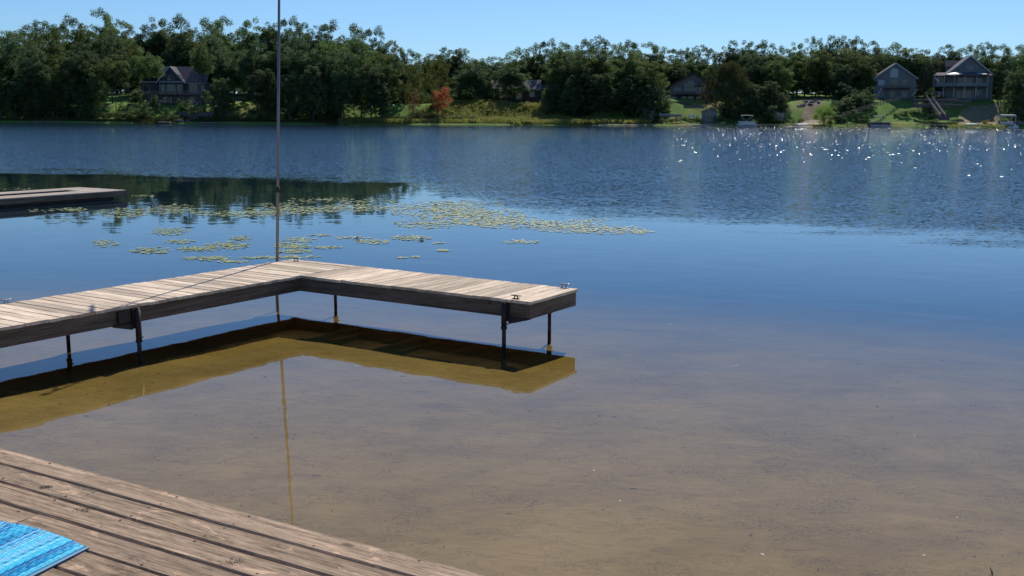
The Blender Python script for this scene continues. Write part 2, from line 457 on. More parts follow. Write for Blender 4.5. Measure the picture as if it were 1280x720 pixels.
nrm = wm.n('VectorMath', operation='NORMALIZE'); wm.l(upv.outputs[0], nrm.inputs[0])
fr = wm.n('Fresnel'); fr.inputs[0].default_value = 1.333; wm.l(nrm.outputs[0], fr.inputs['Normal'])
gl = wm.n('BsdfGlossy'); wm.l(glr, gl.inputs['Roughness']); gl.inputs[0].default_value = (0.97, 0.99, 1.0, 1); wm.l(nrm.outputs[0], gl.inputs['Normal'])
tr = wm.n('BsdfTransparent'); tr.inputs[0].default_value = (1, 1, 1, 1)
# deep water scatters a little blue-green light back up
df = wm.n('BsdfDiffuse'); df.inputs[0].default_value = (0.10, 0.30, 0.46, 1)
dm = wm.n('MapRange'); dm.interpolation_type = 'SMOOTHSTEP'; dm.inputs['From Min'].default_value = 15; dm.inputs['From Max'].default_value = 32; dm.inputs['To Max'].default_value = 0.06; wm.l(sep.outputs[1], dm.inputs['Value'])
ms = wm.n('MixShader'); wm.l(dm.outputs[0], ms.inputs[0]); wm.l(tr.outputs[0], ms.inputs[1]); wm.l(df.outputs[0], ms.inputs[2])
mx = wm.n('MixShader'); wm.l(fr.outputs[0], mx.inputs[0]); wm.l(ms.outputs[0], mx.inputs[1]); wm.l(gl.outputs[0], mx.inputs[2])
wm.l(mx.outputs[0], wm.out.inputs[0])
va = wm.n('VolumeAbsorption'); va.inputs[0].default_value = (0.64, 0.62, 0.14, 1); va.inputs[1].default_value = 1.7
wm.l(va.outputs[0], wm.out.inputs['Volume'])
w = MB(); w.box(-590, 590, -40, 303, -5.6, 0)
wo_ = w.build('water', wm.m); struct(wo_)

# ------------------------------------------------------------------ the L-shaped dock
DZ = 0.569
YAW = 1.0034
av = Vector((math.cos(YAW), math.sin(YAW), 0)); bvv = Vector((-math.sin(YAW), math.cos(YAW), 0))
P2 = Vector((0.862, 13.70, 0)); P3 = P2 - av * 1.19; WID = 1.19
LB = 5.08; P1 = P2 + bvv * LB
dock = thing('dock', 'L-shaped weathered plank dock on steel legs with a tall pole at its corner', 'dock', (P1.x, P1.y, 0), math.atan2(-bvv.y, -bvv.x))
# local frame: +x runs along the right arm (P1 -> P2), +y is to its left seen that way (away), so near side is y<0
# near direction (-av) in this frame:
PW, PG = 0.1345, 0.0105
pl_th = 0.036


def plank_mesh(length, width, th, key, mat, sag=0.0):
    mb = MB(); n = 5; r = random.Random(key); b = 0.004
    prof = lambda e0, e1: None
    rings = []
    for i in range(n + 1):
        x = length * i / n; j0 = r.uniform(-.0012, .0012); j1 = r.uniform(-.0012, .0012); dz = r.uniform(-.001, .001) + sag * (i / n - .5) ** 2 * 4
        y0, y1, z0, z1 = -width / 2 + j0, width / 2 + j1, -th, dz
        rings.append([(x, y0, z0), (x, y1, z0), (x, y1, z1 - b), (x, y1 - b, z1), (x, y0 + b, z1), (x, y0, z1 - b)])
    v = [p for rr in rings for p in rr]; f = []
    for i in range(n):
        for j in range(6): f.append((i * 6 + j, i * 6 + (j + 1) % 6, (i + 1) * 6 + (j + 1) % 6, (i + 1) * 6 + j))
    f += [tuple(range(6)), tuple(n * 6 + j for j in range(6))]
    mb.add(v, f); return mb.mesh('plank', mat)


pm = [plank_mesh(WID, PW, pl_th, k, 'dock') for k in range(4)]
rl = random.Random(3)
# right arm planks lie across it (near-far): run along local -y
nB = int((LB - WID) / (PW + PG))
for i in range(nB):
    o = obj('plank', pm[i % 4], dock)
    x = LB - PW / 2 - i * (PW + PG)
    e = rl.uniform(-.012, .012)
    o.location = (x, 0.0 + e, DZ + rl.uniform(-.002, .002)); o.rotation_euler = (rl.uniform(-.004, .004), 0, -math.pi / 2 + rl.uniform(-.003, .003))
xjoin = LB - nB * (PW + PG)
# left arm planks lie across it: run along local +x, stepping toward near (-y)
nA = 78
pmA = [plank_mesh(xjoin - 0.005, PW, pl_th, 20 + k, 'dock') for k in range(4)]
WA = xjoin
for i in range(nA):
    o = obj('plank', pmA[i % 4], dock)
    o.location = (rl.uniform(-.014, .006), -PW / 2 - i * (PW + PG) - (0.012 if i > 27 else 0), DZ + rl.uniform(-.003, .003)); o.rotation_euler = (0, rl.uniform(-.003, .003), rl.uniform(-.004, .004))
zt = DZ - pl_th - 0.002; FH = 0.185
LA = nA * (PW + PG)
ins = 0.02
# beams as bars oriented along their own X for grain
def beam(p, q, th=0.038, z0=None, h=FH, name='beam'):
    p = Vector((*p, 0)); q = Vector((*q, 0)); d = q - p; mb = MB(); mb.box(0, d.length, -th / 2, th / 2, -h, 0, 0.003)
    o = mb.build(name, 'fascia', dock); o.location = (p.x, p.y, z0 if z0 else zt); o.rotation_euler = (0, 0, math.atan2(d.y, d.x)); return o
i2 = ins + 0.019
beam((WA - i2 - .0395, -WID + i2), (LB - ins - .038, -WID + i2))          # near side, right arm
beam((i2 - .019, -i2), (LB - ins - .038, -i2))                       # far side
beam((LB - i2, -ins), (LB - i2, -WID + ins))        # end
beam((WA - i2 - .02, -WID + ins - .001), (WA - i2 - .02, -LA))               # near (inner) side, left arm
beam((i2 - 0.0, -ins - .04), (i2, -LA))                      # outer side, left arm
beam((LB * .5, -i2 - .02), (LB * .5, -WID + i2 + .02)); beam((WA + .05, -i2 - .02), (WA + .05, -WID + i2 + .02))
for k in range(1, 5): beam((i2 + .02, -WID - 1.9 * k), (WA - i2 - .04, -WID - 1.9 * k), h=.14)


def pole_leg(x, y, top, sleeve=(0, 0), r=0.024, bottom=-0.45):
    mb = MB(); mb.tube([(x, y, bottom), (x, y, top)], r, 12); o = mb.build('leg', 'rust', dock, True)
    s2 = MB(); s2.tube([(x, y, sleeve[0]), (x, y, sleeve[1])], r + .009, 12); s2.tube([(x, y, sleeve[0] - .001), (x, y, sleeve[0] + .025)], r + .014, 12)
    s2.tube([(x + .0, y, sleeve[0] + .06), (x + .05, y + .03, sleeve[0] + .06)], .006, 6)
    s2.build('sleeve', 'rust', o, True); return o


def to_local(p): 
    d = Vector(p) - P1; return (d.dot(-bvv), d.dot(av))
# far side legs, hung just inside the outer beams
def far_leg_x(px):       # on the far side line y=-0.05 of the right arm
    best = min(((abs(project(P1 - bvv * s - av * 0.06)[0] - px), s) for s in np.linspace(0, LB, 400))); return best[1]
def project(p, z=0.2):
    q = Vector((p[0], p[1], z)) - Vector((0, 0, EYE)); a, b, c = q.dot(_R), q.dot(_U), q.dot(_f)
    return (640 + a / c * F, 360 - b / c * F)
s421 = far_leg_x(421); s689 = far_leg_x(689)
pole_leg(s421, -.10, .34, (zt - FH - .12, zt - .02)); pole_leg(s689, -.10, .34, (zt - FH - .12, zt - .02))
s82 = min(((abs(project(P1 - av * s - bvv * 0.06)[0] - 82), s) for s in np.linspace(0, 8, 600)))[1]
pole_leg(.10, -s82, .34, (zt - FH - .12, zt - .02))
s_in = min(((abs(project(P1 - av * s - bvv * (WA + .03), .4)[0] - 172), s) for s in np.linspace(2, 8, 600)))[1]
s630 = min(((abs(project(P3 + bvv * s - av * .03, .4)[0] - 630.5), s) for s in np.linspace(0, 3, 600)))[1]
# near legs outside the beams, with bracket and wooden block
pole_leg(WA + .035, -s_in, DZ - .03, (.12, zt - .03), .026)
pole_leg(LB - s630, -WID - .035, DZ - .03, (.2, zt - .01), .026)
mb = MB(); mb.box(WA - .02, WA + .012, -s_in - .05, -s_in + .05, zt - FH - .06, zt - .01); mb.prism([(-s_in - .05, zt - FH + .01), (-s_in - .30, zt - FH + .01), (-s_in - .30, zt - FH - .01), (-s_in - .05, zt - FH - .075)], 'x', WA - .04, WA - .004)
mb.build('bracket', 'rust', dock)
mb = MB(); xx = LB - s630; mb.box(xx - .05, xx + .05, -WID - .012, -WID + .018, zt - FH - .05, zt - .01); mb.prism([(xx + .04, zt - FH + .005), (xx + .36, zt - FH + .005), (xx + .30, zt - FH - .015), (xx + .04, zt - FH - .085)], 'y', -WID + .0, -WID + .03)
mb.build('bracket', 'rust', dock)
mb = MB(); mb.box(WA - .03, WA + .004, -s_in - .24, -s_in - .08, zt - FH * .85, zt - .02, 0.002); mb.build('splice_block', 'rust', dock)

# pole at the far corner, leaning right
pole_s = min(((abs(project(P1 - av * s + bvv * 0.04)[0] - 346.5), s) for s in np.linspace(0, 2, 400)))[1]
pb = P1 - av * pole_s + bvv * 0.055
lean = math.radians(2.15)
mast = thing('flagpole', 'tall slim grey metal pole rising behind the corner of the L-shaped dock', 'pole', (pb.x, pb.y, 0))
mb = MB(); mb.tube([(-.035 * .5, 0, -.5), (math.tan(lean) * 2.2, 0, 2.2), (math.tan(lean) * 5.6, 0, 5.6)], [.023, .021, .019], 14); mb.build('pole_shaft', 'mast', mast, True)
mb = MB(); mb.tube([(math.tan(lean) * 1.62, 0, 1.62), (math.tan(lean) * 1.7, 0, 1.7)], .032, 12); mb.build('joint_collar', 'rust', mast, True)
mb = MB(); mb.tube([(.21, 0, 5.6), (.21, 0, 5.66), (.21, 0, 5.7)], [.03, .045, .01], 12); mb.build('cap', 'mast', mast, True)
fl = MB(); nv = []  # furled cloth above the frame, added for the smeared shadow it casts on the dock
for i in range(9):
    for j in range(5):
        nv.append((.195 - i * .05 - j * .004, .02 * math.sin(i * 1.1 + j * .9), 5.5 - j * .03 - i * .08 + .01 * math.sin(i * 2)))
fl.add(nv, [(i * 5 + j, i * 5 + j + 1, (i + 1) * 5 + j + 1, (i + 1) * 5 + j) for i in range(8) for j in range(4)])
fl.build('shadow_pennant', plain('shadow_pennant_cloth', (.4, .1, .1)), mast, True)
mb = MB(); mb.box(-.04, .06, -.045, .04, DZ - .14, DZ - .09); mb.build('clamp', 'rust', mast)


def cleat(px, py, label, z=DZ, rz=0.6, s=.72, mat='cleat'):
    p = on_z(px, py, z)
    t = thing('dock_cleat', label, 'cleat', (p.x, p.y, z + .001), rz, 'cleats on the L-shaped dock')
    mb = MB(); mb.box(-.06 * s, .06 * s, -.02 * s, .02 * s, 0, .007); mb.build('base', mat, t)
    for sx in (-1, 1): MB().tube([(sx * .03 * s, 0, .005), (sx * .027 * s, 0, .05 * s)], [.011 * s, .009 * s], 8).build('post', mat, t, True)
    mb = MB(); mb.tube([(-.105 * s, 0, .057 * s), (-.06 * s, 0, .054 * s), (0, 0, .052 * s), (.06 * s, 0, .054 * s), (.105 * s, 0, .057 * s)], [.006 * s, .011 * s, .013 * s, .011 * s, .006 * s], 8); mb.build('horn', mat, t, True)
    return t


cleat(370, 326.5, 'small metal cleat at the far inner corner of the L-shaped dock', rz=.1)
cleat(645, 373.5, 'dark flat cleat near the front edge of the dock end', rz=-.55, mat='rust')
tcl = cleat(705, 359.8, 'shiny cleat at the far right tip of the dock end', rz=-.4, s=.9)
cleat(8, 379, 'metal cleat on the far edge of the dock at the left frame edge', rz=.9)

# ------------------------------------------------------------------ near deck
KZ = 1.23
d0 = on_z(0, 559.5, KZ); d1 = on_z(615, 720.5, KZ); dd = (d1 - d0).normalized(); dn = Vector((-dd.y, dd.x, 0)) * -1   # dn points inland
deck = thing('deck', 'weathered brown board deck in the near left corner beside the water', 'deck', (d0.x, d0.y, 0), math.atan2(dd.y, dd.x))
BW = .138; PT = .1465
rd = random.Random(11)
def lx(px, py): q = on_z(px, py, KZ) - d0; return q.dot(dd)
joints = {1: lx(110, 618), 3: lx(35, 648), 5: 0.2, 8: 1.4, 11: .3}
for i in range(27):
    yc = -BW / 2 - i * PT
    segs = [(-4.5, joints[i] - .0015), (joints[i] + .0015, 4.5)] if i in joints else [(-4.5 + rd.uniform(-.01, .01), 4.5)]
    for a, b in segs:
        mb = MB(); n = 24; r = random.Random(i * 7 + int(a * 3)); rings = []
        tilt = r.uniform(-.0015, .0015)
        for k in range(n + 1):
            x = a + (b - a) * k / n; e0, e1 = r.uniform(-.0012, .0012), r.uniform(-.0012, .0012); cup = -.0014 + r.uniform(-.0006, .0006)
            y0, y1, bb = -BW / 2 + e0, BW / 2 + e1, .007
            rings.append([(x, y0, -.036), (x, y1, -.036), (x, y1, -bb + tilt), (x, y1 - bb, tilt), (x, 0, cup), (x, y0 + bb, -tilt), (x, y0, -bb - tilt)])
        v = [p for q in rings for p in q]; f = [(k * 7 + j, k * 7 + (j + 1) % 7, (k + 1) * 7 + (j + 1) % 7, (k + 1) * 7 + j) for k in range(n) for j in range(7)]
        f += [tuple(range(7)), tuple(n * 7 + j for j in range(7))]
        mb.add(v, f); o = mb.build('board', 'deck', deck); o.location = (0, yc, KZ)
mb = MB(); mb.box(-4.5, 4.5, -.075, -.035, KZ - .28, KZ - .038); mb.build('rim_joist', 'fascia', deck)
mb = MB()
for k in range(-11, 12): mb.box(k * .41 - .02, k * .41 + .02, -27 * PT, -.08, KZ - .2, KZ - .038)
o = mb.build('joist', 'fascia', deck); o['kind'] = 'stuff'
# screw heads over every joist
sc = MB()
for i in range(9):
    for k in range(-11, 12):
        for e in (-1, 1):
            if rd.random() < .3: continue
            cx, cy = k * .41 + rd.uniform(-.008, .008), -BW / 2 - i * PT + e * .045 + rd.uniform(-.006, .006)
            sc.add([(cx + .006 * math.cos(t), cy + .006 * math.sin(t), KZ + .0006) for t in (2 * math.pi * j / 8 for j in range(8))], [tuple(range(8))])
o = sc.build('screw_heads', 'rust', deck); o['kind'] = 'stuff'
for k in (-3.6, -1.2, 1.2, 3.6):
    mb = MB(); mb.box(k - .07, k + .07, -.25, -.11, -.6, KZ - .2); mb.build('post', 'fascia', deck)

for px, py, sz, lab in ((105, 637, .035, 'dark fuzzy moss tuft on the third deck board from the water'), (288, 703, .035, 'dark fuzzy moss tuft growing in the third gap of the deck'), (57, 609, .022, 'small moss tuft on the second deck board at left')):
    q = on_z(px, py, KZ); mb = MB(); r = random.Random(px)
    for _ in range(130):
        a, rr_ = r.uniform(0, 6.28), sz * r.random() ** .7; x, y = rr_ * math.cos(a) * 1.3, rr_ * math.sin(a); b = r.uniform(0, 6.28); hh = r.uniform(.002, .009); c_ = .0012
        mb.add([(x - c_ * math.cos(b), y - c_ * math.sin(b), 0), (x + c_ * math.cos(b), y + c_ * math.sin(b), 0), (x + r.uniform(-.008, .008), y + r.uniform(-.008, .008), hh)], [(0, 1, 2)])
    o = mb.build('moss_tuft', plain('dry_moss', (.10, .085, .06), .95)); o.location = (q.x, q.y, KZ - .001); tag(o, lab, 'moss')
# ------------------------------------------------------------------ blue woven mat
mc = on_z(110, 687.5, KZ); e1 = (on_z(45, 720.5, KZ) - mc); e1.normalize(); e2 = (on_z(0, 652, KZ) - mc); 
mm = Mat('blue_woven_plastic')
at = mm.n('Attribute', attribute_name='tone')
st = mm.ramp(at.outputs['Fac'], [(0.0, (0.02, 0.16, 0.42)), (0.10, (0.03, 0.40, 0.72)), (0.25, (0.08, 0.68, 0.86)), (0.6, (0.28, 0.85, 0.94)), (0.8, (0.30, 0.60, 0.84)), (1.0, (0.38, 0.82, 0.90))])
nzm = mm.noise(mm.coords((1, 1, 1)), 130, 3, .7)
st = mm.mix(.5, st, mm.ramp(nzm.outputs[0], [(.3, (.5, .62, .75)), (.5, (1.1, 1.1, 1.1))]), 'MULTIPLY')
mm.l(st, mm.b.inputs['Base Color']); mm.b.inputs['Roughness'].default_value = .6
MT['mat'] = mm.m; MT['matbind'] = plain('mat_binding', (.015, .16, .30), .5)
mat_t = thing('woven_mat', 'bright blue striped woven plastic mat lying on the deck corner', 'mat', (mc.x, mc.y, KZ + .002))
# strands run along e1 (the right-hand edge); they step along the upper edge
edge = [on_z(*p, KZ) - mc for p in ((109, 687), (95, 679.5), (75, 671.5), (52, 664), (28, 658), (0, 653.5))]
edge.append(edge[-1] + (edge[-1] - edge[-2]) * 1.0); edge.append(edge[-1] + (edge[-1] - edge[-2]) * 3)
tot = [0]
for a, b in zip(edge, edge[1:]): tot.append(tot[-1] + (b - a).length)
def edge_at(s):
    for k in range(len(edge) - 1):
        if s <= tot[k + 1]: return edge[k].lerp(edge[k + 1], (s - tot[k]) / (tot[k + 1] - tot[k]))
    return edge[-1]
mb = MB(); tones = []; s = 0.012; rm = random.Random(5); side = Vector((-e1.y, e1.x, 0)); cur = .5
tape = []
while s < 1.0:
    wv = rm.uniform(.0035, .006); p = edge_at(s); L_ = 1.1; seg = 55
    if rm.random() < .35: cur = rm.random()
    tn = min(1, max(0, cur + rm.uniform(-.2, .2)))
    if rm.random() < .12: tn = rm.uniform(0, .15)
    o0 = len(mb.v)
    sgn = 1 if (edge[1] - edge[0]).dot(side) > 0 else -1
    for k in range(seg + 1):
        q = p + e1 * (L_ * k / seg + .0); hgt = .006 + .0022 * math.sin(k * math.pi / 1.0 + s * 900) + .006 * max(0, math.sin(s * 22)) * math.sin(k * .11)
        ww = side * sgn * wv
        tape_pts = [q - ww * .0, q + ww * .5, q + ww * 1.0]
        for j, tp in enumerate(tape_pts): mb.v.append((tp.x, tp.y, .001 + (hgt if j == 1 else hgt * .45)))
        tk = tn
        tones += [min(1, max(0, tk + rm.uniform(-.12, .12)))] * 3
    for k in range(seg):
        for j in range(2): mb.f.append((o0 + k * 3 + j, o0 + k * 3 + j + 1, o0 + k * 3 + j + 4, o0 + k * 3 + j + 3))
    s += wv * 1.05
me = bpy.data.meshes.new('weave'); me.from_pydata(mb.v, [], mb.f); me.materials.append(MT['mat'])
a_ = me.attributes.new('tone', 'FLOAT', 'POINT'); a_.data.foreach_set('value', tones); me.update()
obj('weave', me, mat_t)
mb = MB(); q0 = edge[0] - e1 * .004; q1 = q0 + e1 * 1.1; sg = side * (1 if (edge[1] - edge[0]).dot(side) > 0 else -1)
n = 30
for k in range(n + 1):
    q = q0.lerp(q1, k / n); 
    for off, z in ((-.006, 0), (-.006, .006), (0, .010), (.012, .009), (.014, .001)): r_ = q + sg * off; mb.v.append((r_.x, r_.y, z))
for k in range(n):
    for j in range(4): mb.f.append((k * 5 + j, k * 5 + j + 1, k * 5 + j + 6, k * 5 + j + 5))
mb.build('binding', 'matbind', mat_t)

# ------------------------------------------------------------------ low dock at the left
lz = 0.30
A_ = on_z(156.5, 237.5, lz); B_ = on_z(0, 248.3, lz); Cc = on_z(118, 234.0, lz); D_ = on_z(0, 240.4, lz)
ld = (B_ - A_).normalized(); wN = Vector((-ld.y, ld.x, 0)); wN = wN if wN.y > 0 else -wN
ldock = thing('low_dock', 'low dark-sided wooden boat slip dock at the left edge of the lake', 'dock', (A_.x, A_.y, 0), math.atan2(-ld.y, -ld.x))
# local +x points right (from B to A); origin at the right near corner; y away
Wd = max(2.4, (Cc - A_).dot(wN) if (Cc - A_).dot(wN) > 1 else 2.6)
def lbx(x0, x1, y0, y1, z0, z1, name, mat, bev=.004):
    m2 = MB(); m2.box(0, x1 - x0, y0, y1, z0, z1, bev); o = m2.build(name, mat, ldock); o.location = (x0, 0, 0); return o
LL = 11.0; arm = .85
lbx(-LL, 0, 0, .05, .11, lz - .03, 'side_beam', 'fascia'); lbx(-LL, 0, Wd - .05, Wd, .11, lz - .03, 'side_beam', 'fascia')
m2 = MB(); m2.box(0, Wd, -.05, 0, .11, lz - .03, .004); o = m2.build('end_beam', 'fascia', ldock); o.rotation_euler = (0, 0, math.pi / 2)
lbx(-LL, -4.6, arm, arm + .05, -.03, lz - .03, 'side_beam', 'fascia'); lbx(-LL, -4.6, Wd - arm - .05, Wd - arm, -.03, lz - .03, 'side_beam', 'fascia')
rr = random.Random(4)
for k in range(6):      # deck boards run lengthwise
    w_ = arm / 6
    lbx(-LL, .02, k * w_, k * w_ + w_ - .01, lz - .03, lz + rr.uniform(0, .004), 'plank', 'dock2')
    lbx(-LL, .02, Wd - arm + k * w_, Wd - arm + k * w_ + w_ - .01, lz - .03, lz + rr.uniform(0, .004), 'plank', 'dock2')
k = 0
yy = arm
while yy < Wd - arm - .1:
    lbx(-1.1, .02, yy, yy + .13, lz - .03, lz + rr.uniform(0, .004), 'plank', 'dock2'); yy += .14
for k in range(4):
    m2 = MB(); m2.box(0, Wd - 2 * arm, -.07, .07, lz - .03, lz + .004, .003); o = m2.build('cross_plank', 'dock2', ldock); o.location = (-4.7 + .142 * k, arm, 0); o.rotation_euler = (0, 0, math.pi / 2)
m2 = MB(); m2.box(0, LL - .4, .18, arm - .05, -.25, lz - .05); o = m2.build('float', 'rust', ldock); o.location = (-LL + .1, 0, 0)
m2 = MB(); m2.box(0, LL - .2, .05, arm - .1, -.25, lz - .05); o = m2.build('float', 'rust', ldock); o.location = (-LL + .1, Wd - arm, 0)


# ------------------------------------------------------------------ trees
def leaf_mesh(name, cl, n_leaf, size, mat, seed, droop=0.0, sq=0.45):
    """cl: list of (x,y,z,r,rz_scale,tone) clumps in unit space (height 1)"""
    g = np.random.default_rng(seed)
    cl = np.array(cl); w = cl[:, 3] ** 2; w /= w.sum()
    idx = g.choice(len(cl), n_leaf, p=w); c = cl[idx]
    d = g.normal(size=(n_leaf, 3)); d[:, 2] += 0.25; d /= np.linalg.norm(d, axis=1)[:, None]
    rad = (0.55 + 0.5 * g.random(n_leaf) ** 0.6 + (g.random(n_leaf) < .25) * g.random(n_leaf) * .6)[:, None] * c[:, 3:4]
    p = c[:, :3] + d * rad * np.stack([np.ones(n_leaf), np.ones(n_leaf), c[:, 4]], 1)
    p[:, 2] -= droop * g.random(n_leaf) * c[:, 3]
    nrm_ = d * 0.8 + g.normal(size=(n_leaf, 3)) * 0.6 + np.array([0, 0, 0.35]); nrm_ /= np.linalg.norm(nrm_, axis=1)[:, None]
    a = np.cross(nrm_, g.normal(size=(n_leaf, 3))); a /= np.linalg.norm(a, axis=1)[:, None] + 1e-9
    b = np.cross(nrm_, a)
    sz = size * (0.6 + 0.8 * g.random(n_leaf))[:, None]
    bs = sz * (0.55 + 0.3 * g.random(n_leaf))[:, None]
    if droop: 
        a = a * 0.4 + np.array([0, 0, -1.0]); a /= np.linalg.norm(a, axis=1)[:, None]; b = np.cross(nrm_, a); b /= np.linalg.norm(b, axis=1)[:, None] + 1e-9
    quad = np.stack([p - a * sz, p - b * bs + nrm_ * sz * .15, p + a * sz, p + b * bs + nrm_ * sz * .15], 1)
    quad[:, :, 2] = p[:, None, 2] + (quad[:, :, 2] - p[:, None, 2]) * sq
    quad[:, :, 2] = np.maximum(quad[:, :, 2], 0.004)
    V = quad.reshape(-1, 3)
    me = bpy.data.meshes.new(name)
    me.vertices.add(len(V)); me.vertices.foreach_set('co', V.ravel())
    me.loops.add(len(V)); me.loops.foreach_set('vertex_index', np.arange(len(V), dtype=np.int32))
    me.polygons.add(n_leaf); me.polygons.foreach_set('loop_start', np.arange(0, len(V), 4, dtype=np.int32))
    me.update(calc_edges=True)
    tone = np.clip(c[:, 5] + g.normal(size=n_leaf) * 0.16, 0, 1)
    at = me.attributes.new('tone', 'FLOAT', 'POINT'); at.data.foreach_set('value', np.repeat(tone, 4).astype(np.float32))
    me.materials.append(MT[mat] if isinstance(mat, str) else mat)
    return me


def limbs(mb, g, z0, z1, spread, n, r0):
    for k in range(n):
        a = g.uniform(0, 6.28); z = z0 + (z1 - z0) * (k + .5) / n * 0.8; L = spread * g.uniform(.55, .95)
        zz = min(z1, z + L * g.uniform(.5, 1.1))
        mb.tube([(0, 0, z), (math.cos(a) * L * .5, math.sin(a) * L * .5, z + (zz - z) * .45), (math.cos(a) * L, math.sin(a) * L, zz)], [r0 * .5, r0 * .3, r0 * .1], 5)


def trunk_mesh(seed, z1=.8, r0=.014, spread=.3, z0=.25, n=9):
    g = random.Random(seed); mb = MB()
    mb.tube([(0, 0, -.03), (0, 0, .02), (g.uniform(-.01, .01), g.uniform(-.01, .01), .3), (g.uniform(-.02, .02), g.uniform(-.02, .02), z1)], [r0 * 1.4, r0, r0 * .75, r0 * .15], 8)
    limbs(mb, g, z0, z1, spread, n, r0)
    return mb.mesh('trunk', 'bark', True)


def crown_clumps(seed, zb, lobes, nc, rr=(.07, .13), fill=.25, hw=.5):
    """lobes: list of (x, z centre, radius xy, radius z)"""
    g = random.Random(seed); out = []
    for k in range(nc):
        lx_, lz_, rx, rz_ = lobes[g.randrange(len(lobes))]
        ly_ = g.uniform(-.12, .12)
        th = g.uniform(0, 6.283); ph = math.acos(g.uniform(-.75, 1)); q = g.uniform(.35, .6) if g.random() < fill else g.uniform(.78, 1.0)
        x = lx_ + rx * q * math.sin(ph) * math.cos(th); y = ly_ + rx * q * math.sin(ph) * math.sin(th); z = lz_ + rz_ * q * math.cos(ph)
        r = g.uniform(*rr)
        if z < zb: z = zb + g.uniform(0, .08)
        out.append((x, y, min(z, 1 - r * .5), r, .5, g.uniform(.15, .85)))
    return out


VAR = {}
def variant(kind, crown, trunk): VAR.setdefault(kind, []).append((crown, trunk))
NL = 30000
for k in range(6):          # tall oak and maple, crown to the ground-ish or on a bare trunk; unit height, unit width
    g = random.Random(100 + k)
    lob = [(0, .58, .40, .39), (0, .58, .40, .39), (0, .36, .38, .28)] + [(g.uniform(-.26, .26), g.uniform(.3, .66), g.uniform(.16, .24), g.uniform(.14, .22)) for _ in range(4)]
    zb = [.04, .12, .2, .03, .16, .08][k]
    cl = crown_clumps(200 + k, zb, lob, 300, (.035, .085))
    variant('oak', leaf_mesh('oak_crown', cl, NL, .0135, 'leaf' if k % 2 else 'leaf_blue', 300 + k), trunk_mesh(k))
for k in range(3):          # loose tall crown with sky gaps
    g = random.Random(140 + k)
    lob = [(g.uniform(-.26, .26), g.uniform(.42, .82), g.uniform(.16, .26), g.uniform(.09, .15)) for _ in range(9)]
    cl = crown_clumps(240 + k, .25, lob, 150, (.03, .07))
    variant('loose', leaf_mesh('loose_crown', cl, 14000, .012, 'leaf', 340 + k), trunk_mesh(40 + k, .85, .012, .34, .3, 14))
for k in range(2):          # crown high on a bare trunk
    cl = crown_clumps(250 + k, .48, [(0, .76, .42, .22), (-.2, .72, .25, .16), (.2, .7, .25, .16)], 170, (.04, .09))
    variant('tall', leaf_mesh('tall_crown', cl, 16000, .014, 'leaf', 350 + k), trunk_mesh(45 + k, .85, .016, .3, .42, 10))
for k in range(2):          # dark low tree, foliage to the ground
    lob = [(0, .42, .42, .42), (-.2, .5, .25, .3), (.22, .4, .25, .3), (0, .75, .25, .22)]
    cl = crown_clumps(260 + k, .04, lob, 260, (.03, .07))
    variant('low', leaf_mesh('low_crown', cl, 24000, .014, 'leaf_blue', 360 + k), trunk_mesh(50 + k, .7, .02, .3, .1))
for k in range(2):          # feathery olive tree
    lob = [(0, .55, .4, .42), (-.2, .7, .2, .25), (.2, .66, .22, .25)]
    cl = crown_clumps(280 + k, .06, lob, 220, (.03, .06))
    variant('olive', leaf_mesh('olive_crown', cl, 18000, .012, 'leaf_olive', 380 + k, droop=.9), trunk_mesh(60 + k, .8, .012, .3, .15))
for k in range(2):          # poplar: narrow upright
    lob = [(0, .5, .42, .48), (0, .75, .3, .24), (0, .3, .38, .28)]
    cl = crown_clumps(290 + k, .08, lob, 110, (.05, .09))
    variant('poplar', leaf_mesh('poplar_crown', cl, 11000, .0125, 'leaf_poplar', 390 + k), trunk_mesh(70 + k, .85, .01, .25, .12, 12))
lob = [(0, .5, .42, .45), (-.15, .65, .25, .3), (.18, .55, .25, .3)]
variant('round', leaf_mesh('round_crown', crown_clumps(295, .03, lob, 90, (.06, .11)), 6000, .022, 'leaf_willow', 395, droop=.8), trunk_mesh(75, .7, .025, .3, .05))
variant('red', leaf_mesh('red_crown', crown_clumps(296, .10, lob, 70, (.05, .1)), 3400, .024, 'leaf_red', 396), trunk_mesh(76, .8, .02, .3, .1))
variant('rust', leaf_mesh('rust_crown', crown_clumps(297, .08, lob, 60, (.04, .09)), 2400, .024, 'leaf_rust', 397), trunk_mesh(77, .8, .02, .3, .1))
cl = []
g = random.Random(9)
for i in range(26):
    z = .08 + .9 * i / 26; r = .46 * (1 - i / 27) ** .85
    for j in range(max(3, int(11 * (1 - i / 28)))):
        a = g.uniform(0, 6.28); q = g.uniform(.45, .95); cl.append((r * q * math.cos(a), r * q * math.sin(a), z - .04 * q, .06 * (1.15 - i / 26) + .012, .5, g.uniform(.1, .9)))
variant('brown', leaf_mesh('brown_crown', crown_clumps(298, .08, [(0, .5, .42, .45)], 60, (.04, .09)), 3400, .02, 'leaf_brown', 394), trunk_mesh(74, .8, .02, .3, .1))
variant('spruce', leaf_mesh('spruce_crown', cl, 9000, .012, 'conifer', 398), trunk_mesh(78, .95, .016, .1, .1, 3))
cl = []
for i in range(120):
    z = g.uniform(.03, .97); r = .46 * min(1, (1 - z) * 3.2) ** .6; a = g.uniform(0, 6.28); cl.append((r * .8 * math.cos(a), r * .8 * math.sin(a), z, .09, 1.6, g.uniform(.1, .8)))
variant('column', leaf_mesh('column_crown', cl, 8000, .014, 'conifer', 399), trunk_mesh(79, .9, .016, .1, .1, 3))
bush_m = []
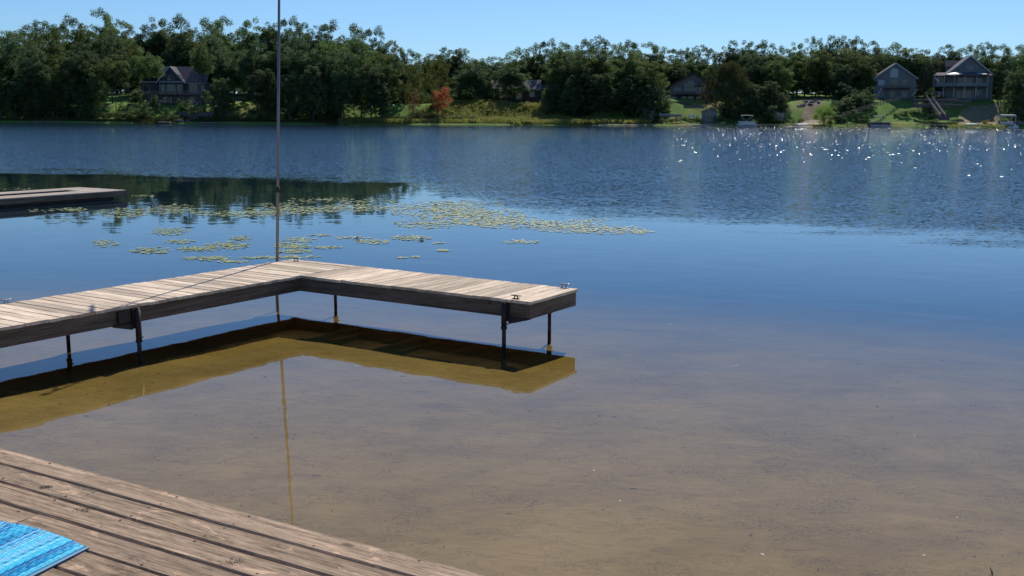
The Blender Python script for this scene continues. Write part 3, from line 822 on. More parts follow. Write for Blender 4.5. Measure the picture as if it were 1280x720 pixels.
for k in range(4):
    lob = [(0, .4, .42, .45), (-.2, .45, .25, .3), (.22, .4, .25, .3)]
    bush_m.append(leaf_mesh('bush_leaves', crown_clumps(500 + k, .02, lob, 40, (.08, .16)), 1500, .035, ['shrub', 'leaf', 'leaf_olive', 'shrub'][k], 510 + k))

tree_list = []
def tree(kind, px, py_top, wpx, Y, base=None, name=None, label=None, v=None, cat='tree', group='trees along the far shore', region=None):
    x = on_y(px, 150, Y).x; zb = bz(x, Y) - .1 if base is None else base
    top = on_y(px, py_top, Y).z; h = max(1.5, top - zb); wd = wpx / F * Y
    vs = VAR[kind]; k = random.randrange(len(vs)) if v is None else v
    cr, tk = vs[k]
    nm = name or {'oak': 'broadleaf_tree', 'loose': 'broadleaf_tree', 'low': 'broadleaf_tree', 'tall': 'broadleaf_tree', 'olive': 'feathery_tree', 'poplar': 'poplar_tree', 'round': 'willow_tree', 'red': 'maple_tree', 'rust': 'maple_tree', 'brown': 'broadleaf_tree', 'spruce': 'spruce_tree', 'column': 'cedar_tree'}[kind]
    o = bpy.data.objects.new(nm, None); C.objects.link(o); o.location = (x, Y, zb); o.rotation_euler = (0, 0, random.uniform(0, 6.28))
    o.scale = (wd / .95, wd / .95, h / .98)
    a = obj('trunk', tk, o); b = obj('crown', cr, o)
    b.rotation_euler = (0, 0, random.uniform(0, 6.28))
    tag(o, label, cat, group); tree_list.append((o, px, py_top, wpx, Y, kind, h, bool(label)))
    return o


def bush(px, py_b, wpx, hpx, Y, m=None, label=None, name='bush', group='shrubs along the far shore', cat='shrub', z=None):
    p = on_y(px, py_b, Y); k = random.randrange(4) if m is None else m
    me = bush_m[k] if isinstance(k, int) else k
    o = obj(name, me); z0 = bz(p.x, Y) if z is None else z
    o.location = (p.x, Y, z0 - .1); s = wpx / F * Y; o.scale = (s / .95, s / .95, max(.5, hpx / F * Y)); o.rotation_euler = (0, 0, random.uniform(0, 6.28))
    tag(o, label, cat, group); tree_list.append((o, px, py_b - hpx, wpx, Y, 'bush', 1, bool(label))); return o


random.seed(21)
sky_x = [0, 15, 30, 45, 60, 75, 100, 120, 135, 150, 165, 178, 192, 210, 225, 240, 255, 270, 285, 300, 315, 330, 345, 360, 380, 400, 415, 430, 445, 460, 475, 490, 505, 520, 540, 560, 575, 590, 605, 620, 635, 655, 670, 690, 705, 720, 740, 760, 780, 800, 815, 832, 850, 865, 880, 895, 910, 925, 940, 955, 970, 990, 1010, 1030, 1045, 1060, 1075, 1090, 1110, 1130, 1150, 1170, 1190, 1210, 1225, 1240, 1255, 1270, 1285]
sky_y = [38, 34, 33, 27, 27, 20, 25, 18, 14, 19, 26, 35, 30, 25, 28, 21, 24, 25, 26, 27, 26, 27, 20, 22, 25, 27, 27, 30, 32, 33, 40, 52, 60, 68, 70, 60, 59, 66, 71, 70, 66, 61, 58, 52, 53, 51, 49, 51, 50, 49, 62, 64, 60, 61, 64, 63, 55, 50, 49, 55, 60, 58, 52, 47, 45, 47, 50, 57, 57, 60, 62, 56, 56, 62, 55, 61, 62, 56, 54]
def skyl(x): return float(np.interp(x, sky_x, sky_y)) - 4.5
# back rows (skyline) and a deeper row that closes the gaps below it
x = -30
while x < 1330:
    w_ = random.uniform(40, 60) if x < 480 else random.uniform(32, 50)
    tree('loose' if random.random() < .1 else 'oak', x, skyl(x + random.uniform(-3, 3)) + random.uniform(-2, 4), w_, random.uniform(349, 366)); x += w_ * .52
x = -40
while x < 1340:
    w_ = random.uniform(46, 60); tree('oak', x, skyl(x) + random.uniform(12, 22), w_, random.uniform(372, 392)); x += w_ * .62
x = -40
while x < 1340:
    w_ = random.uniform(40, 52); tree('low', x, min(118, skyl(x) + random.uniform(38, 50)), w_, random.uniform(350, 368)); x += w_ * .6

houses_gap = [(170, 268), (832, 905), (1086, 1152), (1160, 1246)]
# front row, left mass
for px, pt, w_, Y, kd in [
    (-12, 45, 70, 306, 'oak'), (22, 40, 56, 312, 'oak'), (48, 55, 52, 305, 'oak'), (72, 34, 54, 315, 'oak'), (84, 72, 46, 304, 'oak'), (108, 48, 52, 308, 'oak'), (120, 80, 40, 306, 'oak'), (142, 40, 50, 322, 'oak'), (146, 66, 40, 307, 'tall'),
    (30, 92, 50, 303, 'low'), (66, 100, 46, 302.6, 'low'), (2, 95, 50, 302.8, 'low'), (98, 104, 38, 303, 'low'),
    (162, 48, 44, 335, 'tall'), (187, 60, 40, 306, 'tall'), (270, 42, 60, 334, 'oak'), (228, 44, 50, 345, 'oak'), (256, 52, 34, 307, 'tall'), (294, 60, 56, 318, 'oak'), (322, 48, 54, 312, 'oak'),
    (280, 96, 42, 305.5, 'low'), (330, 84, 54, 304, 'low'), (352, 52, 56, 316, 'oak'), (362, 92, 46, 303, 'low'), (384, 46, 56, 312, 'oak'), (392, 80, 44, 304, 'low'), (412, 44, 54, 315, 'oak'), (430, 60, 52, 308, 'oak'), (452, 46, 56, 318, 'oak'), (464, 78, 48, 306, 'low'), (426, 96, 42, 303.5, 'low'), (484, 62, 48, 314, 'oak'), (476, 104, 30, 305, 'low'), (504, 84, 34, 314, 'low'),
    # middle
    (588, 78, 50, 318, 'oak'), (605, 96, 36, 316, 'low'), (634, 76, 42, 316, 'oak'), (650, 88, 34, 315, 'loose'), (660, 72, 46, 336, 'oak'), (700, 60, 52, 322, 'oak'), (722, 64, 50, 316, 'oak'), (716, 96, 40, 312, 'low'), (748, 58, 54, 320, 'oak'), (752, 90, 50, 311, 'low'), (780, 60, 54, 318, 'oak'), (790, 92, 50, 310, 'low'), (812, 72, 46, 318, 'oak'), (816, 104, 34, 310, 'low'), (690, 104, 28, 314, 'low'),
    (842, 74, 40, 345, 'oak'), (868, 70, 40, 348, 'oak'), (850, 84, 30, 340, 'low'),
    (940, 64, 50, 330, 'oak'), (968, 68, 48, 326, 'oak'), (962, 100, 42, 312, 'low'), (994, 66, 44, 330, 'oak'), (938, 104, 40, 311, 'low'), (1022, 60, 50, 322, 'oak'), (1048, 78, 38, 330, 'low'), (1054, 56, 48, 338, 'oak'), (1076, 66, 40, 334, 'oak'), (1080, 84, 34, 336, 'low'), (1050, 112, 24, 324, 'low'), (1018, 84, 34, 336, 'low'),
    (1100, 64, 40, 348, 'oak'), (1130, 66, 40, 350, 'oak'), (1160, 72, 36, 348, 'oak'), (1242, 76, 34, 345, 'oak'),
    (1272, 66, 44, 324, 'oak'), (1290, 60, 56, 318, 'oak')]:
    if 500 < px < 690: Y += 16
    elif 690 <= px < 800: Y += 5
    if 985 < px < 1030: Y += 16
    tree(kd, px, pt, w_, Y)
tree('olive', 895, 78, 32, 312, v=0); tree('olive', 912, 74, 50, 314, v=1); tree('olive', 902, 100, 40, 309, v=0); tree('olive', 925, 94, 40, 311, v=1)
tree('low', 1268, 86, 40, 308)
T1 = 'far shore'
tree('poplar', 517, 76, 24, 320, v=0, label='slim yellow-green poplar behind the small rusty maple')
tree('poplar', 533, 71, 26, 322, v=1, label='tallest slim yellow-green poplar, middle of the three poplars')
tree('poplar', 551, 70, 30, 319, v=0, label='broad yellow-green poplar directly behind the red maple')
tree('red', 553, 107, 27, 308, base=1.0, label='small bright red maple standing in the marsh shrubs', group='maples')
tree('rust', 517, 113, 18, 307, base=.9, label='small rusty brown maple left of the bright red maple', group='maples')
tree('brown', 882, 94, 20, 313, label='thin brownish tree in front of the right end of the tan gabled house')
tree('round', 1030, 130, 29, 302.2, base=.0, label='rounded bright green willow at the water beside the sandy ramp', group='willows')
for k, (px, pt) in enumerate([(1150, 85), (1156, 80), (1162, 83)]):
    tree('column', px, pt, 10.5, 322, label=['left', 'tallest middle', 'right'][k] + ' dark columnar cedar of three between the two grey houses')
tree('spruce', 1249, 63, 20, 322, label='dark pointed spruce right of the large porch house')
tree('spruce', 152, 112, 14, 308, label='small dark conifer at the left of the lawn by the dark house')
# bushes along the shore
for px in np.arange(112, 172, 6): bush(px, 152, random.uniform(10, 15), random.uniform(9, 17), random.uniform(301.5, 304))
for px in np.arange(176, 234, 5.5): bush(px, 152, random.uniform(9, 14), random.uniform(7, 15), random.uniform(302, 306))
for px in np.arange(252, 345, 9): bush(px, 152, random.uniform(10, 16), random.uniform(8, 14), random.uniform(301.5, 304), 1)
for px in np.arange(520, 552, 8): bush(px, 150, random.uniform(12, 18), random.uniform(12, 18), random.uniform(305, 308), 3)
for px in (498, 562, 574, 590): bush(px, 150, 16, 13, 306, 3)
for px in np.arange(800, 1005, 8):
    if 872 < px < 884 or 916 < px < 948: continue
    bush(px, 152, random.uniform(9, 14), random.uniform(7, 14), random.uniform(302, 306), random.choice([0, 1, 3]))
for px, py, w_, h_, Y, m_, lb in [
    (1124, 127, 12, 7, 312, 0, 'pale green shrub at the top end of the wooden rail fence'), (1134, 125, 13, 8, 313, 3, 'middle pale shrub below the tall grey gabled house'), (1144, 122, 13, 8, 315, 1, 'dark green shrub right of the pale shrubs below the gabled house'),
    (1150, 142, 8, 4, 305, 1, 'low dark shrub on the lawn left of the long stairs'), (1161, 148, 14, 9, 303.5, 1, 'dark shrub heaped against the foot of the long stairs'), (1168, 146, 12, 11, 303, 1, 'taller dark shrub beside the landing of the long stairs'), (1192, 147, 10, 8, 303.5, 1, 'dark shrub right of the foot of the long stairs'), (1190, 139, 12, 8, 306, 1, 'dark shrub halfway up on the right of the long stairs'),
    (1218, 137, 12, 5, 307, 1, 'flat dark shrub on the dry slope below the porch house'), (1231, 141, 9, 9, 306, 1, 'rounded dark shrub on the slope below the porch house'), (1223, 138, 5, 4, 305, 0, 'tiny pale shrub between the dark shrubs on the slope'), (1239, 150, 4, 4, 302, 1, 'tiny dark shrub at the water near the boat lift'), (1254, 139, 10, 8, 309, 1, 'dark shrub behind the boat lift')]:
    bush(px, py, w_, h_, Y, m_, lb)
rb = leaf_mesh('red_bush_leaves', crown_clumps(600, .02, [(0, .5, .42, .45)], 30, (.08, .14)), 900, .04, 'leaf_red', 601)
bush(1236, 132, 6, 7, 308, rb, 'small dark red shrub on the slope below the porch house')

# labels for every tree and shrub still without one
regions = [(-99, 60, 'at the far left of the far shore'), (60, 130, 'in the dark wood left of the grey-green lake house'), (130, 182, 'beside the left end of the grey-green lake house'), (182, 268, 'around the grey-green lake house'), (268, 340, 'right of the grey-green lake house'), (340, 420, 'in the big dark wood right of the flagpole'), (420, 512, 'at the right end of the big dark wood'), (512, 580, 'near the red maple'), (580, 640, 'left of the hidden brown house'), (640, 700, 'around the hidden brown house'), (700, 760, 'in the middle wood above the marsh'), (760, 830, 'left of the tan gabled house'), (830, 880, 'around the tan gabled house'), (880, 950, 'above the first pontoon boat'), (950, 1010, 'above the sandy ramp'), (1010, 1085, 'above the round willow'), (1085, 1165, 'around the tall grey gabled house'), (1165, 1245, 'around the porch house'), (1245, 1400, 'at the far right of the far shore')]
ORD = ['first', 'second', 'third', 'fourth', 'fifth', 'sixth', 'seventh', 'eighth', 'ninth', 'tenth', 'eleventh', 'twelfth', 'thirteenth', 'fourteenth']
for a, b, rg in regions:
    for row, lo, hi in (('waterside', 0, 309.9), ('middle', 310, 341), ('skyline', 341.01, 369), ('rearmost', 369.01, 500)):
        for bushy in (True, False):
            sel = sorted([t for t in tree_list if a <= t[1] < b and lo <= t[4] <= hi and (t[5] == 'bush') == bushy and not t[7]], key=lambda t: t[1])
            for k, t in enumerate(sel):
                word = 'shrub' if bushy else {'loose': 'open-crowned tree', 'olive': 'feathery olive tree'}.get(t[5], 'green tree')
                t[0]['label'] = (ORD[k] + ' ' if len(sel) > 1 else '') + row + ' ' + word + (' from left ' if len(sel) > 1 else ' ') + rg

# ------------------------------------------------------------------ marsh plants: one uncounted mass
def scatter(name, n, fx, h, w_, mat, seed, kind='blade', label=None):
    g = np.random.default_rng(seed); P = []
    xs_, ys_ = fx(g, n); zs_ = bank_z(xs_, ys_) - .05
    hh = h[0] + (h[1] - h[0]) * g.random(n) ** 1.3; a = g.random(n) * 6.283; ww = w_ * (0.6 + .8 * g.random(n))
    lx_ = (g.random(n) - .5) * .5 * hh; ly_ = (g.random(n) - .5) * .5 * hh
    d = np.stack([np.cos(a), np.sin(a)], 1)
    p0 = np.stack([xs_ - d[:, 0] * ww, ys_ - d[:, 1] * ww, zs_], 1); p1 = np.stack([xs_ + d[:, 0] * ww, ys_ + d[:, 1] * ww, zs_], 1)
    p2 = np.stack([xs_ + lx_ + d[:, 0] * ww * .6, ys_ + ly_ + d[:, 1] * ww * .6, zs_ + hh], 1); p3 = np.stack([xs_ + lx_ - d[:, 0] * ww * .6, ys_ + ly_ - d[:, 1] * ww * .6, zs_ + hh * .9], 1)
    V = np.stack([p0, p1, p2, p3], 1).reshape(-1, 3)
    me = bpy.data.meshes.new(name); me.vertices.add(len(V)); me.vertices.foreach_set('co', V.ravel())
    me.loops.add(len(V)); me.loops.foreach_set('vertex_index', np.arange(len(V), dtype=np.int32))
    me.polygons.add(n); me.polygons.foreach_set('loop_start', np.arange(0, len(V), 4, dtype=np.int32)); me.update(calc_edges=True)
    tone = np.clip(.5 + .35 * np.sin(xs_ * .35) * np.cos(ys_ * .5 + xs_ * .12) + g.normal(size=n) * .2, 0, 1)
    at = me.attributes.new('tone', 'FLOAT', 'POINT'); at.data.foreach_set('value', np.repeat(tone, 4).astype(np.float32))
    me.materials.append(MT[mat]); o = obj(name, me); return tag(o, label, 'grass', None, 'stuff')


def Xp(px, Y=305): return on_y(px, 150, Y).x
def marsh_xy(g, n):
    px = 425 + g.random(n) * 385; y = SHORE + .8 + (g.random(n) ** .8) * np.interp(px, [425, 500, 560, 680, 720, 810], [9, 11, 26, 24, 15, 7]); return (px - 640) / F * y, y
scatter('marsh_grass', 80000, marsh_xy, (.5, 1.5), .09, 'marsh', 70, label='yellow-green marsh plants along the middle of the far shore')
def right_xy(g, n):
    px = 800 + g.random(n) * 460; y = SHORE + .6 + (g.random(n) ** 1.6) * 3.2; return (px - 640) / F * y, y
scatter('shore_grass', 9000, right_xy, (.12, .5), .06, 'marsh', 71, label='short green grass fringe at the water along the right far shore')
def left_xy(g, n):
    px = 0 + g.random(n) * 425; y = SHORE + .6 + (g.random(n) ** 1.5) * 3.0; return (px - 640) / F * y, y
scatter('shore_weeds', 9000, left_xy, (.2, .8), .09, 'leaf_olive', 72, label='low weeds at the water along the left far shore')
mclump = []
for k in range(5):
    lob = [(0, .4, .42, .45), (-.2, .45, .25, .3), (.22, .4, .25, .3)]
    mclump.append(leaf_mesh('marsh_bush_leaves', crown_clumps(700 + k, .02, lob, 26, (.09, .17)), 700, .05, ['marsh', 'marsh', 'shrub', 'leaf_poplar', 'marsh'][k], 710 + k))
cs = []
gg = random.Random(31)
def joined_clumps(name, n, fpx, fy, wr, hr, label):
    """a tangle of low bushes that reads as one mass"""
    Vs, Ts = [], []
    for _ in range(n):
        px = fpx(); y = fy(px); x = (px - 640) / F * y; me = gg.choice(mclump)
        co = np.empty(len(me.vertices) * 3, np.float32); me.vertices.foreach_get('co', co); co = co.reshape(-1, 3)
        tn_ = np.empty(len(me.vertices), np.float32); me.attributes['tone'].data.foreach_get('value', tn_)
        a = gg.uniform(0, 6.28); ca, sa = math.cos(a), math.sin(a); w_ = gg.uniform(*wr); h_ = gg.uniform(*hr); ox = co[:, 0] * ca - co[:, 1] * sa; oy = co[:, 0] * sa + co[:, 1] * ca
        Vs.append(np.stack([ox * w_ + x, oy * w_ + y, co[:, 2] * h_ + bz(x, y) - .1], 1)); Ts.append(np.clip(tn_ * .7 + gg.uniform(-.1, .4), 0, 1))
    V = np.concatenate(Vs); T_ = np.concatenate(Ts); nn = len(V) // 4
    me = bpy.data.meshes.new(name); me.vertices.add(len(V)); me.vertices.foreach_set('co', V.ravel()); me.loops.add(len(V)); me.loops.foreach_set('vertex_index', np.arange(len(V), dtype=np.int32))
    me.polygons.add(nn); me.polygons.foreach_set('loop_start', np.arange(0, len(V), 4, dtype=np.int32)); me.update(calc_edges=True)
    at = me.attributes.new('tone', 'FLOAT', 'POINT'); at.data.foreach_set('value', T_.astype(np.float32)); me.materials.append(MT['marsh'])
    return tag(obj(name, me), label, 'shrubs', None, 'stuff')
joined_clumps('marsh_shrubs', 620, lambda: gg.uniform(428, 800), lambda px: SHORE + 2 + gg.random() * float(np.interp(px, [428, 500, 560, 680, 720, 800], [7, 10, 24, 22, 13, 6])), (1.6, 3.2), (.9, 1.9), 'tangle of low yellow-green marsh shrubs in front of the middle wood')

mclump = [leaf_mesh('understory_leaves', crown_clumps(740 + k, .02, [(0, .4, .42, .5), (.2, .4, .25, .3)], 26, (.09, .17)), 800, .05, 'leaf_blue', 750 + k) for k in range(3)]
def wood_px():
    while True:
        p = gg.uniform(-30, 1310)
        if not (112 < p < 172 or 182 < p < 330 and gg.random() < .75 or 590 < p < 685 or 826 < p < 898 or 975 < p < 1030 or 1080 < p < 1150 or 1158 < p < 1248): return p
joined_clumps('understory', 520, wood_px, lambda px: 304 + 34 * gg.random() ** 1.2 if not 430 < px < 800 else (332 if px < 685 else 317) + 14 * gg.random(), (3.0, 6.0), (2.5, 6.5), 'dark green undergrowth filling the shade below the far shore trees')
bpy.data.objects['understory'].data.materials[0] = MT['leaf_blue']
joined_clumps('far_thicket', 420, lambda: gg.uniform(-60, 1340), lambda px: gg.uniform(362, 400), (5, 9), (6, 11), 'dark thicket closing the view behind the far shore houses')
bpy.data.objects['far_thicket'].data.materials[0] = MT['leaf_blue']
# ------------------------------------------------------------------ houses on the far bank
class House:
    """local x to the right, y away from the lake, z up; sizes are given in photo pixels times s metres"""
    def __init__(h, name, label, cat, pxc, pyb, Y, rz=0.0, group=None):
        h.s = Y / F; h.pxc = pxc; h.pyb = pyb; p = on_y(pxc, pyb, Y)
        h.t = thing(name, label, cat, (p.x, Y, p.z), math.radians(rz), group)
    def X(h, px): return (px - h.pxc) * h.s
    def Z(h, py): return (h.pyb - py) * h.s
    def box(h, name, mat, px0, px1, py_top, py_bot, y0=0.0, y1=8.0, parent=None):
        return MB().box(h.X(px0), h.X(px1), y0, y1, h.Z(py_bot), h.Z(py_top)).build(name, mat, parent or h.t)
    def gable(h, name, mat, px0, px1, pxa, py_e, py_a, y0, y1):
        """the triangular wall under a roof whose ridge runs away from the lake"""
        return MB().prism([(h.X(px0), h.Z(py_e)), (h.X(px1), h.Z(py_e)), (h.X(pxa), h.Z(py_a))], 'y', y0, y1).build(name, mat, h.t)
    def roof_y(h, px0, px1, pxa, py0, py_a, y0, y1, mat='roof', th=.22, py1=None, name='roof'):
        py1 = py0 if py1 is None else py1
        a, b, c = (h.X(px0), h.Z(py0)), (h.X(pxa), h.Z(py_a)), (h.X(px1), h.Z(py1))
        return MB().prism([a, b, c, (c[0], c[1] + th), (b[0], b[1] + th * 1.2), (a[0], a[1] + th)], 'y', y0, y1).build(name, mat, h.t)
    def roof_x(h, px0, px1, py_e, py_a, y0, y1, mat='roof', th=.22, name='roof'):
        ze, za = h.Z(py_e), h.Z(py_a); ym = (y0 + y1) / 2
        return MB().prism([(y0, ze), (ym, za), (y1, ze), (y1, ze + th), (ym, za + th * 1.2), (y0, ze + th)], 'x', h.X(px0), h.X(px1)).build(name, mat, h.t)
    def trim(h, pts, w=.18, y=-.04, mat='trim', name='fascia_board'):
        for a, b in zip(pts, pts[1:]):
            MB().bar((h.X(a[0]), y, h.Z(a[1])), (h.X(b[0]), y, h.Z(b[1])), .08, w).build(name, mat, h.t)
    def window(h, px0, px1, py0, py1, y=0.0, nx=2, nz=1, arch=False, name='window', frame='trim', pane='glass', bw=.09):
        x0, x1, z0, z1 = h.X(px0), h.X(px1), h.Z(py1), h.Z(py0); fy = y - .07
        mb = MB()
        for a, b in (((x0, fy, z0), (x1, fy, z0)), ((x0, fy, z0), (x0, fy, z1)), ((x1, fy, z0), (x1, fy, z1))): mb.bar(a, b, .09, bw)
        if not arch: mb.bar((x0, fy, z1), (x1, fy, z1), .09, bw)
        for k in range(1, nx): xm = x0 + (x1 - x0) * k / nx; mb.bar((xm, fy, z0), (xm, fy, z1), .07, bw * .7)
        for k in range(1, nz): zm = z0 + (z1 - z0) * k / nz; mb.bar((x0, fy + .006, zm), (x1, fy + .006, zm), .06, bw * .6)
        poly = [(x0, z0), (x1, z0), (x1, z1)]
        if arch:
            r = (x1 - x0) / 2; xm = (x0 + x1) / 2; arc = [(xm + r * math.cos(t), z1 + r * math.sin(t)) for t in (math.pi * k / 8 for k in range(9))]
            for a, b in zip(arc, arc[1:]): mb.bar((a[0], fy, a[1]), (b[0], fy, b[1]), .09, bw)
            poly = [(x0, z0), (x1, z0)] + arc[0:]
        else: poly.append((x0, z1))
        o = mb.build(name, frame, h.t); MB().prism(poly, 'y', fy + .012, y + .03 if y + .03 > fy + .02 else fy + .03).build('pane', pane, o); return o
    def railing(h, px0, px1, py_top, py_bot, y, step=1.0, mat='rail', name='railing'):
        x0, x1, z0, z1 = h.X(px0), h.X(px1), h.Z(py_bot), h.Z(py_top); mb = MB()
        mb.bar((x0, y, z1), (x1, y, z1), .1, .09); mb.bar((x0, y, z0 + .1), (x1, y, z0 + .1), .07, .07)
        n = max(2, int((x1 - x0) / .28))
        for k in range(n + 1): xx = x0 + (x1 - x0) * k / n; mb.bar((xx, y + .01, z0), (xx, y + .01, z1), .045 if k % 6 else .1, .05 if k % 6 else .1)
        return mb.build(name, mat, h.t)


HG = 'houses on the far shore'
# 1: grey-green lake house at the left
h = House('lake_house', 'dark grey-green lake house with white-trimmed central gable and long raised deck', 'house', 218, 130, 324, 0, HG)
h.box('foundation', 'stone', 184, 262, 119, 150, .1, 9)
h.box('wall', 'siding_dark', 200, 259, 103.5, 119, 0, 9); h.box('wing_wall', 'siding_dark', 177, 199.8, 104, 119, 1.0, 8)
h.roof_x(198, 259.6, 104.6, 85, -.6, 9.6, 'roof'); h.box('wing_roof', 'trim', 175, 199.6, 102.7, 104, .5, 8.5)
h.gable('gable_wall', 'siding_dark', 201.5, 231.5, 216.5, 103, 86.8, -1.2, 4); h.box('bay_wall', 'siding_dark', 202, 231, 103.05, 119, -1.2, -.01)
h.roof_y(198.5, 234.5, 216.5, 105.5, 85.5, -1.7, 4.4, 'roof_pale')
h.trim([(199, 104.8), (216.5, 85.2), (234, 104.8)], .28, -1.75); h.trim([(202, 103.2), (231, 103.2)], .3, -1.26); h.trim([(236, 105), (259, 105)], .2, -.7)
for a, b in ((202.2, 119), (231, 119), (249.5, 119)): h.trim([(a, 103.5), (a, b)], .1, -1.27 if a < 232 else -.05, name='corner_board')
h.window(213, 220, 99, 101, -1.2, 1, 1, True); 
for a, b in ((204, 209), (211.5, 221.5), (224, 229)): h.window(a, b, 107, 117.5, -1.2, 2 if a == 211.5 else 1, 1)
h.window(237, 247.5, 106, 116.5, 0, 2); h.window(251.5, 256, 107, 115, 0, 1); h.window(179, 187, 107, 116, 1.0, 1, 1)
h.box('deck_floor', 'timber', 172, 266, 118.2, 119.4, -4.2, -1.22); h.railing(172, 266, 114.6, 118.2, -4.1, mat='timber_top')
mb = MB()
for px in np.linspace(173, 265, 12): mb.bar((h.X(px), -4, h.Z(119.4)), (h.X(px), -4, h.Z(134)), .2)
o = mb.build('deck_posts', 'timber', h.t); o['kind'] = 'stuff'
for k, (a, b) in enumerate(((203, 215), (219, 230), (236, 246))): h.window(a, b, 121.5, 128.5, .1, 2)
MB().tube([(h.X(239.5), 3.0, h.Z(97)), (h.X(240.5), 3, h.Z(91))], .18, 8).build('chimney_pipe', 'trim', h.t)
# its stairs down to the lake
st = House('garden_stairs', 'wooden stairs with pale handrails going down from the grey-green lake house', 'stairs', 236, 138, 314)
for dx in (0, 6.5):
    mb = MB(); a = (st.X(230.5 + dx), 0, st.Z(137.5)); b = (st.X(240 + dx), 3.6, st.Z(126.5)); mb.bar(a, b, .12, .12); mb.build('handrail', 'trim', st.t)
    mb = MB()
    for k in range(5): q = Vector(a).lerp(Vector(b), k / 4); mb.bar(q, q - Vector((0, 0, 1.0)), .07)
    o = mb.build('balusters', 'trim', st.t); o['kind'] = 'stuff'
for k in range(11):
    q = Vector((st.X(231), 0, st.Z(137.5) - 1)).lerp(Vector((st.X(240.5), 3.6, st.Z(126.5) - 1)), k / 10); MB().box(q.x, q.x + st.s * 6, q.y, q.y + .34, q.z, q.z + .05).build('step', 'timber', st.t)
# 2: hidden brown house
h = House('brown_house', 'dark brown low house mostly hidden behind trees above the marsh', 'house', 645, 129, 338, 0, HG)
h.box('wall', 'siding_brown', 617, 674, 111.5, 140, 0, 8); h.roof_x(614, 676, 112.5, 101, -.7, 8.7, 'roof_pale')
h.window(661.5, 667.5, 115, 121, 0, 2, 2); h.window(625, 634, 115, 122, 0, 2, 1); h.window(645, 652, 114, 124, 0, 2); h.trim([(615, 112.8), (675, 112.8)], .2, -.75)
h = House('cream_cottage', 'small cream cottage glimpsed between trunks right of the brown house', 'house', 686, 124, 346, 0, HG)
h.box('wall', 'siding_cream', 676, 697, 113.5, 132, 0, 6); h.roof_x(674, 699, 114, 106, -.5, 6.5, 'roof_pale'); h.window(679, 684, 116, 121, 0, 2); h.window(689, 693, 115.5, 123.5, 0, 1, 1, name='door', pane='white')
# 3: tan gabled house
h = House('gabled_house', 'tan house with one wide low gable and a cluster of tall windows above terrace', 'house', 863, 127, 328, -12, HG)
h.box('wall', 'siding_taupe', 837, 891, 108.5, 119, 0, 11); h.box('lower_wall', 'stone', 838, 890, 119, 140, .4, 10.8)
h.gable('gable_wall', 'siding_taupe', 837, 891, 866, 108.45, 93.8, 0, .4)
h.roof_y(834.5, 894, 866, 110, 92.6, -.9, 11.5, 'roof_pale'); h.trim([(835, 109.8), (866, 92.6), (893, 109.2)], .3, -.95, 'siding_brown')
h.gable('porch_gable', 'siding_taupe', 869.5, 884, 877, 107.5, 103, -1.6, -.1); h.roof_y(868, 885.6, 877, 108.6, 102.3, -2.0, -.05, 'roof')
for a, b in ((842.5, 844.8), (845.6, 847.9), (848.7, 851)): h.window(a, b, 110, 114.5, 0, 1)
for a, b, c in ((855, 858.4, 105.5), (859.2, 862.6, 102.6), (863.4, 866.8, 102.6), (867.6, 870, 105.5)): h.window(a, b, 110.2, 114.6, 0, 1); h.window(a, b, c, 109.2, 0, 1)
h.window(872, 876, 109.5, 117.5, 0, 1, 1, name='door'); h.window(878.5, 881, 110, 116, 0, 1); h.trim([(870.5, 108), (870.5, 119)], .16, -1.6, name='post'); h.trim([(883.5, 108), (883.5, 119)], .16, -1.6, name='post')
h.box('balcony_floor', 'siding_brown', 846, 886, 118.2, 119.4, -2.4, -.01); h.railing(846, 886, 115.2, 118.2, -2.35)
for a, b in ((852, 858), (860, 866), (870, 876)): h.window(a, b, 120.8, 126.5, .4, 2)
h.box('terrace_wall', 'siding_cream', 832, 846, 121.5, 128, -3.5, -1.5)
# 4: tall grey house
h = House('grey_house', 'tall grey-green house with steep gable and arched upper window above the sloping lawn', 'house', 1118, 123, 330, -13, HG)
h.box('wall', 'siding_grey', 1093, 1142, 98.5, 123, 0, 9.5); h.box('foundation', 'stone', 1093.2, 1141.8, 123, 136, .05, 9.3)
h.gable('gable_wall', 'siding_grey', 1093, 1142, 1117.5, 98.45, 82, 0, .4)
h.roof_y(1090.5, 1144.5, 1117.5, 99.8, 81, -.8, 10, 'roof_pale'); h.trim([(1091, 99.7), (1117.5, 80.9), (1144, 99.7)], .3, -.85)
h.window(1111.5, 1120.5, 91, 97.5, 0, 2, 1, True, pane='trim'); h.window(1098, 1105, 101, 107.5, 0, 2, 1, pane='trim'); h.window(1113, 1120.5, 101, 110, 0, 2, 1, name='door'); h.window(1126, 1132.5, 101, 107.3, 0, 2)
h.box('balcony_floor', 'siding_brown', 1102, 1135, 110.3, 111.4, -2.2, -.01); h.railing(1102, 1135, 107.2, 110.3, -2.15)
for px in (1102.5, 1112, 1124, 1134.5): h.trim([(px, 111.4), (px, 122.5)], .16, -2.1, 'rail', 'balcony_post')
for a, b in ((1099, 1104.5), (1111.5, 1118), (1126.5, 1132)): h.window(a, b, 115, 121, 0, 2)
mb = MB(); mb.bar((h.X(1096), -2.1, h.Z(121)), (h.X(1102), -2.1, h.Z(110)), .14, .3); mb.build('stair_stringer', 'trim', h.t)
mb = MB(); mb.bar((h.X(1137), -2.1, h.Z(120)), (h.X(1143), -.5, h.Z(112)), .14, .3); mb.build('stair_stringer', 'trim', h.t)
